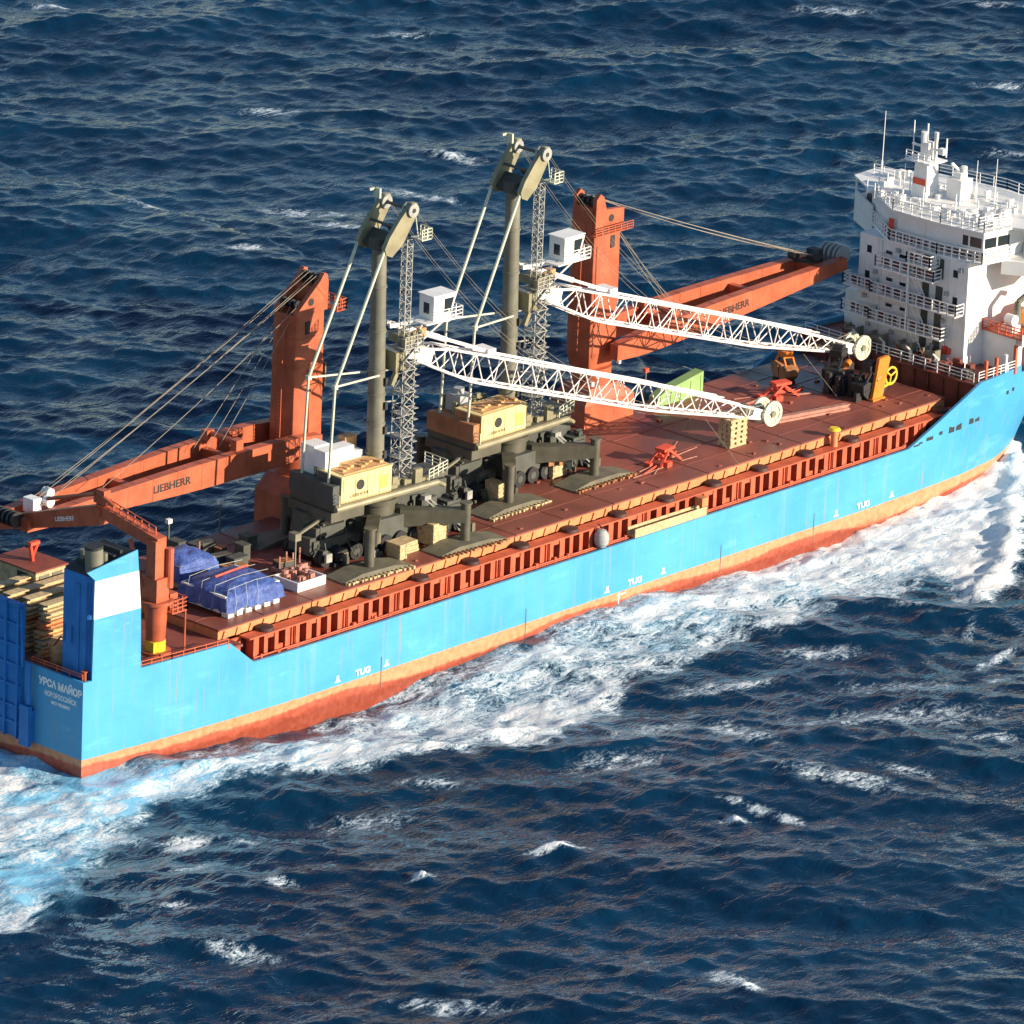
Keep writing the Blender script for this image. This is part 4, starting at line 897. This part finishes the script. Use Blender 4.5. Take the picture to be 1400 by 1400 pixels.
    lc.tube(a_+Vector((0,-.5,0)), m_+Vector((0,-.5,0)), .27, 10).tube(m_+Vector((0,-.5,0)), b_+Vector((0,-.5,0)), .15, 8); lc.tube(a_+Vector((0,.5,0)), m_+Vector((0,.5,0)), .27, 10).tube(m_+Vector((0,.5,0)), b_+Vector((0,.5,0)), .15, 8)
    lc.box(b_.x-.5, b_.x+.5, -.9, .9, b_.z-.3, b_.z+.35)
    lc.build('luffing_cylinder', M['boomwhite'], t, True)
    # twin guide rods from the head down to the rear of the platform, with their struts
    for s in (-1, 1):
        gr = MB(); hd_ = Vector((-1.6, s*1.75, 28.6)); el_ = Vector((-7.2, s*1.75, 16.6)); ft = Vector((-7.7, s*1.75, 5.95))
        gr.tube(hd_, el_, .15, 8); gr.tube(el_, ft, .13, 8); gr.tube(el_, (-.9, s*.75, 16.2), .1, 8); gr.box(el_.x-.2, el_.x+.2, el_.y-.2, el_.y+.2, el_.z-.2, el_.z+.2)
        gr.build('guide_rod', M['tie'], t)
    for k, y_ in enumerate((-1.9, -1.6, 1.6, 1.9)):
        cable(t, 'hoist_rope', (1.9, y_, 31.4), tip+Vector((.3, .75 if y_ > 0 else -.75, 1.4)), 7.2+.45*k, .016, 18)
    cable(t, 'lashing_rope', tip+Vector((-9, -1, 1.6)), (42, -5.0, .02), 0, .025, 2); cable(t, 'lashing_rope', tip+Vector((-9, 1, 1.6)), (46, 6.0, .02), 0, .025, 2)
    # carrier ends: hoses, brackets and a towing frame, all in the shade under the platform
    rs_ = random.Random(5)
    for k in range(34):
        gg = MB(); x = rs_.choice((rs_.uniform(-9.2, -3.4), rs_.uniform(3.6, 9))); y_ = rs_.uniform(-1.6, 1.0); z = rs_.uniform(2.35, 3.6); a_ = rs_.uniform(.15, .8)
        gg.box(x, x+a_, y_, y_+rs_.uniform(.15, .7), 2.3, z); gg.build('carrier_box', M['olive_dark'], t)
    for k in range(26):
        x = rs_.choice((rs_.uniform(-9.2, -2.6), rs_.uniform(2.4, 9.0))); y_ = rs_.uniform(-3.3, -2.6); z0 = rs_.choice((.0, .0, .7, 1.4)); a_, b_, c_ = rs_.uniform(.15, .75), rs_.uniform(.1, .35), rs_.uniform(.3, 1.1)
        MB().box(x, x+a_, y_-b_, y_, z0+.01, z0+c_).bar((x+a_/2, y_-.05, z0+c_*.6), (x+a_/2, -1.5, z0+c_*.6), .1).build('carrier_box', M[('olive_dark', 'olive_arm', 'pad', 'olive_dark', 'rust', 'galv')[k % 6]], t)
    for k in range(16):
        gg = MB(); x = rs_.uniform(-9, -4) if k % 2 else rs_.uniform(4, 9); y_ = rs_.uniform(-2.6, -1.4); gg.tube((x, y_, 2.2), (x+rs_.uniform(-1.2, 1.2), y_-rs_.uniform(.1, .9), rs_.uniform(.3, 2.8)), .06, 5)
        gg.build('hydraulic_hose', M['olive_dark'], t)
    gg = MB()
    gg.bar((-11.5, -2.0, 3.6), (-5.5, -1.5, 5.2), .22); gg.box(-12.0, -11.3, -2.4, -1.5, 3.2, 3.9); gg.bar((-11.6, -2, .1), (-11.6, -2, 3.3), .12); gg.build('tow_bar', M['olive'], t); gg = MB()
    gg.bar((3.8, -2.6, 4.3), (7.4, -4.6, .6), .14); gg.bar((3.4, -2.8, 4.2), (6.6, -5.0, .6), .14); gg.box(3.2, 4.0, -3.0, -2.4, 4.1, 4.5)
    gg.build('brace', M['galv'], t)
    return t
harbour_crane((44.6, -2.0, HT), R(-3.7), 'aft mobile harbour crane with white lattice boom, white boxes on its yellow machinery house', True)
harbour_crane((66.8, 2.2, HT), R(0.2), 'forward mobile harbour crane, its white lattice boom tip resting by the bridge house', False)

# ================================================================== LOOSE CARGO AND DECK GEAR
def sheet(name, x0, x1, y0, y1, z0, z1, seed, parent, nx=44, ny=44, droop=.0):
    """tarpaulin drawn over a load: rounded shoulders, sags and folds, uneven hem"""
    g = []; m = MB()
    for i in range(nx+1):
        for j in range(ny+1):
            u = -1.18+2.36*i/nx; v = -1.18+2.36*j/ny
            cu, cv = max(-1, min(1, u)), max(-1, min(1, v)); ov = max(abs(u)-1, abs(v)-1, 0)/.18
            r_ = max(abs(cu), abs(cv))
            f1 = float(vnoise(np.array([u*3.1+seed]), np.array([v*3.1]), seed)[0])-.5; f2 = float(vnoise(np.array([u*8+seed]), np.array([v*8]), seed+3)[0])-.5
            x = (x0+x1)/2+cu*(x1-x0)/2*(1+.03*ov); y_ = (y0+y1)/2+cv*(y1-y0)/2*(1+.03*ov)
            fold = .16*sin((u*9 if abs(v) > 1 else v*9)+seed)*ov
            if abs(v) > 1: y_ += math.copysign(fold+.16*f1*ov, v)
            if abs(u) > 1: x += math.copysign(fold+.16*f1*ov, u)
            top = z1-.75*max(0, r_-.35)/.65*(max(0, r_-.35)/.65)-.25*abs(cu*cv)+.22*f1+.09*f2+.06*cos(cv*5.5)
            z = top-(top-z0-.25*(f2+.5)-droop*abs(f1))*min(1, ov)**.9
            m.v.append((x, y_, z))
    for i in range(nx):
        for j in range(ny):
            a = i*(ny+1)+j; m.f.append((a, a+ny+1, a+ny+2, a+1))
    return m.build(name, M['tarp'], parent, True)
t = thing('tarpaulin_bundle', (23.2, -4.7, HT), 'large cargo bundle under a creased blue tarpaulin beside the small red crane', 'covered cargo', 'cargo under blue tarpaulins')
sheet('tarpaulin', -3.5, 3.5, -3.0, 3.0, .35, 2.75, 3, t, 54, 54, .9)
c_ = MB()
for k in range(6): c_.box(-3.2+k*1.15, -2.5+k*1.15, -2.9, -2.1, .01, 1.2)
c_.box(-3.4, 3.4, -2.7, 2.8, .35, 2.0); c_.build('cargo_boxes', M['white'], t)
rp_ = MB()
for k in range(4): rp_.path([(-3.7, -3.25+k*1.6+.3, .7), (-3.3, -3.25+k*1.6+.3, 2.72), (0, -3.25+k*1.6+.3, 2.92), (3.3, -3.25+k*1.6+.3, 2.72)], .018, 5)
for k in range(3): rp_.path([(-3+k*1.4, -3.45, .2), (-2.6+k*1.4, -3.3, 1.5), (-2.2+k*1.4, -2.6, 2.8)], .018, 5)
rp_.build('lashing_rope', M['tie'], t); MB().path([(-2.2, -.2, 2.95), (0, -.1, 3.0), (2.2, .1, 2.95)], .1, 6).build('red_strap', M['lash'], t)
t = thing('tarpaulin_bundle', (24.6, 2.6, HT), 'smaller blue tarpaulin bundle behind the large one, towards the far side', 'covered cargo', 'cargo under blue tarpaulins')
sheet('tarpaulin', -2.4, 2.4, -2.0, 2.0, .5, 2.7, 9, t, 30, 30); MB().box(-2.2, 2.2, -1.8, 1.8, .01, 2.0).build('cargo_boxes', M['wood'], t)

def crate(loc, dims, label, m='wood', rz=0, slats=True):
    a, b, c = dims; t = thing('crate', loc, label, 'crate', None, rz)
    MB().box(-a/2, a/2, -b/2, b/2, .12, c).build('crate_body', M[m], t)
    s_ = MB()
    for k in range(max(3, int(c/.35))): z = .2+k*(c-.3)/max(2, int(c/.35)-1); s_.box(-a/2-.04, a/2+.04, -b/2-.045, -b/2-.001, z, z+.1); s_.box(-a/2-.045, -a/2-.001, -b/2, b/2, z, z+.1)
    for x in (-a/2, a/2-.12): s_.box(x, x+.12, -b/2-.06, -b/2-.046, .05, c)
    for y_ in (-b/2+.1, b/2-.3): s_.box(-a/2, a/2, y_, y_+.2, 0, .119)
    s_.build('batten', M[m], t); return t
crate((48.3, -5.6, HT), (1.9, 2.0, 2.2), 'pale timber crate beside the aft mobile crane\'s outrigger')
crate((70.8, .2, HT), (1.9, 2.0, 2.2), 'pale timber crate beside the forward mobile crane\'s outrigger')
crate((42.9, -6.3, HT), (.9, 1.6, 1.5), 'narrow pale timber crate standing on end near the aft crane\'s jack')
crate((61.2, -1.4, HT), (1.0, 1.5, 2.0), 'tall narrow timber crate under the forward mobile crane', 'wood')
# timber stack that props the boom
t = thing('timber_stack', (90.5, -4.95, HT), 'tall stack of pale timbers propping the aft crane\'s white boom', 'timber stack')
for k in range(11):
    a = MB(); z = k*.25; o_ = random.uniform(-.06, .06)
    for j in range(3):
        if k % 2: a.box(-1.15+j*.85+o_, -.62+j*.85+o_, -.8, .8, z, z+.24)
        else: a.box(-1.2+o_, 1.15+o_, -.8+j*.58, -.36+j*.58, z, z+.24)
    a.build('timber', M['wood'], t)
# dunnage pile beside the aft crane
t = thing('timber_stack', (44.6, -5.4, HT), 'low pile of pale dunnage boards under the aft mobile crane', 'timber stack')
for k in range(5):
    MB().box(-1.5+.05*k, 1.4-.06*k, -.8+.04*(k % 2), .8, k*.22, k*.22+.18).build('board', M['wood'], t)
# pale green wedge-shaped cargo box
t = thing('cargo_box', (97.0, 7.6, HT), 'pale green slope-topped cargo box behind the white boom, at the far hatch edge', 'cargo box')
MB().prism([(-3.6, .05), (3.0, .05), (3.0, 2.3), (-2.4, 1.4), (-3.6, .9)], 'y', -.55, .55).build('box_body', M['green'], t)
rb = MB()
for k in range(5): rb.box(-3.2+k*1.45, -3.08+k*1.45, -.6, -.551, .1, .95+.24*k)
rb.box(-3.6, 3.0, -.6, .6, 0, .049); rb.build('rib', M['green'], t)
# low white boxes and primer-pink frames by the tarpaulin
t = thing('equipment_tray', (31.4, -5.6, HT), 'low white tray heaped with pink-primed fittings beside the large blue tarpaulin', 'tray')
MB().box(-1.9, 1.7, -1.3, -1.15, 0, .85).box(-1.9, 1.7, 1.6, 1.75, 0, .85).box(-1.9, -1.75, -1.15, 1.6, 0, .85).box(1.55, 1.7, -1.15, 1.6, 0, .85).box(-1.75, 1.55, -1.15, 1.6, 0, .2).build('tray', M['white'], t)
pf = MB(); rs_ = random.Random(2)
for k in range(26):
    x, y_ = rs_.uniform(-1.6, 1.2), rs_.uniform(-1.1, 1.4); pf.box(x, x+rs_.uniform(.2, .6), y_, y_+rs_.uniform(.15, .5), .2, rs_.uniform(.5, 1.25))
pf.build('fittings', M['pink'], t)
for (x, y_, L_, w_, lab) in ((27.4, 4.8, 5.5, 1.2, 'long pink-primed frame lying behind the blue tarpaulins'), (33.5, -2.2, 3.6, 1.2, 'short pink-primed frame lying by the aft crane carrier')):
    t = thing('steel_frame', (x, y_, HT), lab, 'steel frame')
    f = MB()
    for s in (-1, 1): f.box(-L_/2, L_/2, s*w_/2-.12, s*w_/2+.12, 0, .5)
    for k in range(6): f.box(-L_/2+k*(L_-.2)/5, -L_/2+k*(L_-.2)/5+.2, -w_/2+.12, w_/2-.12, .1, .45)
    f.build('frame', M['pink'], t)
    for k in range(4): x_ = -L_/2+.3+k*L_/4.2; MB().tube((x_, 0, .45), (x_+.1, .1, 1.5+.3*(k % 2)), .09, 6).build('upright', M['pink'], t)
rq = random.Random(12)
for k in range(14):
    x_, y_ = rq.uniform(27.9, 35.0), rq.uniform(-2.4, 8.0)
    t = thing('gear_bin', (x_, y_, HT), 'small dark steel gear bin standing between the blue tarpaulins and the aft mobile crane', 'bin', 'dark gear bins between the tarpaulins and the aft crane', rq.uniform(-.3, .3))
    a_, b_, c_ = rq.uniform(.4, .9), rq.uniform(.35, .7), rq.uniform(.5, 1.5)
    MB().box(-a_, a_, -b_, b_, .1, c_).box(-a_+.06, a_-.06, -b_+.06, b_-.06, 0, .1).build('bin_body', M['olive_dark'], t); MB().box(-a_-.05, a_+.05, -b_-.05, b_+.05, c_, c_+.08).build('bin_lid', M['rust' if k % 3 == 0 else 'olive_dark'], t)
# red lashing trestles on the hatch tops
def trestle(loc, lab, rz=0):
    t = thing('lashing_trestle', loc, lab, 'trestle', 'red trestles on the hatch covers', rz)
    f = MB()
    for s in (-.7, .7): f.bar((-1.7, s, .08), (0, s*.6, 1.35), .22); f.bar((1.7, s, .08), (0, s*.6, 1.35), .22)
    f.bar((-.9, -.7, .7), (-.9, .7, .7), .16); f.bar((.9, -.7, .7), (.9, .7, .7), .16); f.box(-.9, .9, -.55, .55, 1.3, 1.55)
    f.build('trestle_frame', M['lash'], t)
    f = MB(); rq = random.Random(int(loc[0]))
    for k in range(7): an = rq.uniform(-.5, .5)+(pi if k % 2 else 0); L_ = rq.uniform(3, 6.5); y_ = rq.uniform(-1.2, 1.2); MB().tube((cos(an)*1.4, y_, .05), (cos(an)*L_, y_+sin(an)*L_*.6, .05), .05, 5).build('lashing_chain', M['pink'], t)
    MB().tube((-1.6, -.2, .12), (-4.5, -.6, .06), .09, 6).build('lashing_bar', M['lash'], t); f = MB(); f.tube((1.5, .2, .12), (3.3, .9, .06), .09, 6); MB().box(-1.3, -.5, -1.2, -.7, 0, .5).build('gear_box', M['lash'], t); MB().box(.2, 1.3, .8, 1.3, 0, .6).build('gear_box', M['lash'], t); MB().box(-2.2, -1.7, .2, .9, 0, .35).build('gear_box', M['lash'], t)
    f.build('lashing_bar', M['lash'], t)
trestle((81.6, -4.3, HT), 'bright red lashing trestle below the middle of the aft white boom', R(8)); trestle((105.0, 1.5, HT), 'bright red lashing trestle by the green cargo box and orange grabs', R(-14))
# long flat grey beam on the foremost hatch
t = thing('steel_beam', (102.4, -4.3, HT), 'long flat pinkish steel beam lying on the hatch cover forward of the boom sheave', 'steel beam', None, R(-12))
MB().box(-4.8, 4.8, -.3, .3, 0, .22).box(-4.8, 4.8, -.08, .08, .22, .5).box(-4.8, 4.8, -.3, .3, .5, .6).build('beam', M['pink'], t)
# orange clamshell grabs by the bridge house
def grab(loc, lab, rz, k, plate=False):
    t = thing('clamshell_grab', loc, lab, 'grab', 'orange and black grabs near the bridge', rz)
    t.scale = (k, k, k)
    if plate:
        g = MB(); g.prism([(-.9, .0), (.6, .0), (1.5, 3.9), (1.2, 4.2), (-.1, 4.1)], 'y', -1.1, -.75); g.box(-1.0, .8, -1.3, -.6, 0, .2); g.build('side_plate', M['orange'], t)
        k_ = MB(); rq = random.Random(3)
        for q_ in range(22): x_, y_ = rq.uniform(-2.6, .2), rq.uniform(-.4, 3.6); k_.box(x_, x_+rq.uniform(.2, .9), y_, y_+rq.uniform(.2, .8), .02, rq.uniform(.4, 2.4))
        k_.build('grab_gear', M['black'], t)
        r_ = MB()
        for q_ in range(14): a0, a1 = 2*pi*q_/14, 2*pi*(q_+1)/14; r_.tube((2.1+.85*cos(a0), -.8, 1.9+.85*sin(a0)), (2.1+.85*cos(a1), -.8, 1.9+.85*sin(a1)), .12, 6)
        for q_ in range(3): a0 = q_*2.09+.4; r_.tube((2.1, -.8, 1.9), (2.1+.85*cos(a0), -.8, 1.9+.85*sin(a0)), .09, 6)
        r_.bar((1.0, -.8, 1.0), (2.0, -.8, 1.2), .2); r_.build('hand_wheel', M['brass'], t)
    for s in (-1, 1):
        sh_ = MB(); pts = [(s*.05, .15), (s*1.0, .0), (s*1.75, .7), (s*1.85, 1.6), (s*1.1, 1.9), (s*.2, 1.5)]
        sh_.prism(pts, 'y', -.7, .9); sh_.box(min(s*.4, s*1.5), max(s*.4, s*1.5), -.75, .95, .9, 1.1); sh_.build('grab_shell', M['black' if plate or k > 1 else 'rust'], t)
    hd_ = MB(); hd_.box(-.7, .7, -.5, .7, 2.6, 3.3); hd_.tube((0, -.4, 3.3), (0, .6, 3.3), .45, 12)
    for s in (-1, 1):
        for y_ in (-.5, .65): hd_.bar((s*.5, y_, 2.8), (s*1.4, y_, 1.6), .18)
    hd_.build('grab_head', M['orange' if k < 1 else 'black'], t)
    mo = MB(); mo.tube((-.3, -.9, 2.0), (.2, -.9, 2.2), .3, 10); mo.box(-.5, .1, -1.0, -.55, 1.2, 1.6); mo.build('hydraulic_motor', M['orange'], t)
    return t
grab((111.6, -4.2, HT), 'black grab with a tall leaning bright orange side plate and yellow ring', R(0), 1.0, True)
grab((112.6, .6, HT), 'black grab with small orange motors, under the forward boom tip', R(15), 1.05)
grab((109.8, 5.0, HT), 'small yellow-orange grab under the middle of the forward boom, near the far edge', R(70), .85)
# grey round fender and the stowed gangway on the starboard walkway
t = thing('fender', (65.2, -11.2, 6.45), 'grey oval fender hanging at the starboard rail below the forward crane', 'fender')
f = MB(); n = 12
prof = [(.05, .1), (.42, .2), (.66, .55), (.72, 1.0), (.66, 1.45), (.42, 1.8), (.05, 1.9)]
for (r0, z0), (r1, z1) in zip(prof[:-1], prof[1:]): f.tube((0, 0, z0), (0, 0, z1), r0, 16, r1, False)
f.build('fender_body', M['grey'], t, True); MB().tube((0, 0, 2.0), (0, .5, 2.3), .05, 6).tube((0, 0, 2.02), (0, 0, 2.1), .2, 8).build('fender_rope', M['black'], t)
t = thing('gangway', (74.4, -11.15, 6.5), 'long cream gangway stowed flat along the starboard rail', 'gangway')
g = MB(); g.box(-5.0, 5.0, -.5, -.42, .1, .95); g.box(-5.0, 5.0, .42, .5, .1, .95); g.box(-5, 5, -.419, .419, .1, .2); g.build('gangway_frame', M['wood'], t)
g = MB()
for k in range(18): g.box(-4.9+k*.56, -4.78+k*.56, -.419, .419, .201, .27)
g.build('tread', M['wood'], t)
g = MB(); g.tube((4.6, -.3, 0), (4.6, -.3, 1.6), .16, 8); g.box(4.2, 5.0, -.6, .3, 1.1, 1.9); g.build('davit', M['buff'], t)
t = thing('vent_post', (99.8, -9.75, 8.42), 'buff mushroom ventilator standing between hatch side and stanchions near the bow', 'ventilator')
MB().tube((0, 0, 0), (0, 0, 1.6), .35, 12).build('vent_pipe', M['buff'], t, True); MB().tube((0, 0, 1.6), (0, 0, 1.85), .62, 14, .45).build('vent_cap', M['brass'], t, True)
for k, (x, y_, lb) in enumerate(((29.6, 9.4, 'pale deck lamp post at the far rail behind the small tarpaulin'), (37.0, 10.2, 'slim lamp post at the far rail beside the aft red crane'), (95.6, 10.6, 'slim red-topped lamp post at the far rail aft of the green cargo box'))):
    t = thing('lamp_post', (x, y_, 8.42), lb, 'lamp post'); MB().tube((0, 0, 0), (0, 0, 3.4), .09, 8).build('post', M['cream'], t)
    MB().box(-.25, .25, -.2, .2, 3.2, 3.6).build('lamp_housing', M['white' if k < 2 else 'lash'], t)

# ================================================================== STERN
t = thing('provision_crane', (11.1, -7.5, 8.45), 'small red knuckle-boom crane on the stern deck behind the blue funnel', 'small crane')
p = MB(); p.tube((0, 0, 1.2), (0, 0, 4.6), .85, 18, 1.05).tube((0, 0, 0), (0, 0, .25), 1.4, 18); p.tube((0, 0, 4.6), (0, 0, 4.9), 1.5, 18); p.build('pedestal', M['red'], t, True)
MB().tube((0, 0, .25), (0, 0, 1.2), .9, 18).box(-.95, -.6, -.75, -.35, .25, 1.2).build('pedestal_base', M['brass'], t, True)
p = MB(); p.box(-.9, .6, -.9, .9, 4.9, 7.0); p.box(-.8, .5, -.55, .55, 7.0, 10.4); p.tube((.75, -.75, 6.0), (.75, -.75, 9.6), .38, 12); p.tube((-.9, .9, 6.0), (-1.0, 2.4, 10.0), .22, 10); p.build('column', M['red'], t)
p = MB(); p.box(.7, 2.5, -1.3, .6, 3.6, 3.72).rail([(.7, -1.3, 3.72), (2.5, -1.3, 3.72), (2.5, .6, 3.72)], 1.1, .6, .05); p.tube((2.4, -1.2, 0), (2.4, -1.2, 3.6), .09, 6); p.box(1.1, 2.0, -.6, .3, 3.73, 5.2); p.tube((1.2, .9, 3.0), (1.2, .9, 6.5), .3, 10); p.build('control_platform', M['red'], t)
p = MB(); p.loft([(-.55,-.5,9.5),(.55,-.5,9.5),(.55,-.5,10.6),(-.55,-.5,10.6)], [(-.45,7.2,10.8),(.45,7.2,10.8),(.45,7.2,11.9),(-.45,7.2,11.9)])
p.rail([(.0, .3, 10.7), (.0, 6.4, 11.8)], .7, .9, .045, 2); p.build('inner_boom', M['red'], t)
p = MB(); p.loft([(-.5,6.6,10.0),(.5,6.6,10.0),(.5,6.6,11.9),(-.5,6.6,11.9)], [(-.4,20.5,5.9),(.4,20.5,5.9),(.4,20.5,7.1),(-.4,20.5,7.1)]); p.box(-.4, .4, 6.0, 7.6, 11.9, 12.4); p.tube((-.65, 7.0, 11.2), (.65, 7.0, 11.2), .45, 12)
p.build('outer_boom', M['red'], t)
p = MB(); p.tube((-.4, 5.0, 12.1), (-.4, 7.2, 13.0), .2, 8); p.box(-.5, .3, 6.2, 7.2, 12.4, 13.2); p.tube((-.2, 7.6, 12.6), (-.2, 13.5, 10.6), .18, 8); p.build('boom_cylinder', M['red'], t)
text_part('lettering', 'LIEBHERR', .55, M['white'], t, Matrix.Translation((-.47, 11.0, 9.45)) @ Matrix.Rotation(R(0), 4, 'Z') @ Matrix.Rotation(R(-16.4), 4, 'X') @ Matrix.Rotation(-pi/2, 4, 'Z') @ Matrix.Rotation(pi/2, 4, 'X'), 2.6)
# beams stacked athwart the stern
rs_ = random.Random(4)
t = thing('beam_stack', (6.4, 2.2, 8.45), 'layered stack of yellowish and orange beams on the stern deck behind the folded ramp', 'beam stack')
for k in range(6):
    for j in range(4):
        z = k*.72; y_ = -3.9+j*2.1+rs_.uniform(-.1, .1)+k*.2; x0 = -3.6+rs_.uniform(-.35, .35)+k*.2
        b_ = MB(); b_.box(x0, x0+8.6+rs_.uniform(-1, 1), y_-.5, y_+.5, z, z+.14).box(x0, x0+8.4, y_-.1, y_+.1, z+.14, z+.44).box(x0, x0+8.6, y_-.5, y_+.5, z+.44, z+.58)
        b_.build('beam', M[('timber2', 'wood', 'timber2', 'buff', 'wood', 'wood')[k]], t)
for k in range(2):
    t = thing('grab_bucket', (3.2+k*1.6, -3.8-k*1.5, 8.45), ('orange rusty bucket beside the beam stack at the stern', 'dark rusty drum between the beam stack and the blue funnel')[k], 'bucket')
    MB().tube((0, 0, 0), (0, 0, 1.5), .8, 14, 1.0).tube((0, 0, 1.5), (0, 0, 1.65), 1.05, 14).build('bucket_body', M['timber2' if k == 0 else 'deckred'], t, True); MB().bar((-.8, 0, 1.65), (0, 0, 2.3), .12).bar((.8, 0, 1.65), (0, 0, 2.3), .12).build('bail', M['red'], t)
t = thing('deck_shed', (10.2, 6.4, 8.45), 'small cream shed with a flat red roof on the stern deck', 'shed')
MB().box(-1.8, 1.8, -1.7, 3.5, 0, 4.6).build('shed_wall', M['wood'], t); MB().box(-2.0, 2.0, -1.9, 3.7, 4.601, 4.75).build('shed_roof', M['deckred'], t)
for k in range(2): MB().box(-1.4+k*1.6, -.2+k*1.6, -1.76, -1.701, 3.0, 4.2).build('shutter', M['cream'], t)
MB().box(-1.86, -1.801, -.6, .6, 2.4, 4.3).build('shed_door', M['black'], t)
MB().tube((0, .6, 4.75), (-.5, .4, 6.4), .18, 8).tube((.1, .9, 4.75), (.4, .4, 6.4), .18, 8).box(-.6, .5, .2, .6, 6.3, 6.6).build('roof_bracket', M['lash'], t)
# rescue boat under its davit on the boat deck
t = thing('rescue_boat', (130.2, -9.6, 14.85), 'orange rescue boat in its cradle on the white boat deck', 'boat')
hb_ = MB(); pf_ = []
for k in range(9):
    u_ = -1+2*k/8; wdt = 1.05*(1-abs(u_)**3)+.03
    pf_.append([(u_*2.6, -wdt, .55), (u_*2.6, -wdt*.6, .0), (u_*2.6, wdt*.6, .0), (u_*2.6, wdt, .55), (u_*2.6, wdt*.8, 1.1), (u_*2.6, -wdt*.8, 1.1)])
for a, b in zip(pf_[:-1], pf_[1:]): hb_.loft(a, b)
hb_.build('boat_hull', M['orange'], t, True); MB().box(-1.0, .8, -.6, .6, 1.1, 1.7).build('boat_canopy', M['orange'], t); MB().box(-1.6, -1.3, -.8, .8, -.6, .3).box(1.3, 1.6, -.8, .8, -.6, .3).build('cradle', M['white'], t)
t = thing('boat_davit', (127.2, -9.4, 14.25), 'cream curved davit and winch beside the rescue boat', 'davit')
MB().tube((0, 0, 0), (0, 0, 2.8), .45, 14, .35).tube((0, 0, 2.8), (1.8, -.8, 4.2), .3, 12).tube((1.8, -.8, 4.2), (2.8, -1.0, 4.0), .25, 10).build('davit_arm', M['cream'], t, True)
MB().tube((-.9, -.5, 1.2), (-.9, .5, 1.2), .55, 14).box(-1.5, -.3, -.7, .7, 0, .7).build('winch', M['white'], t)
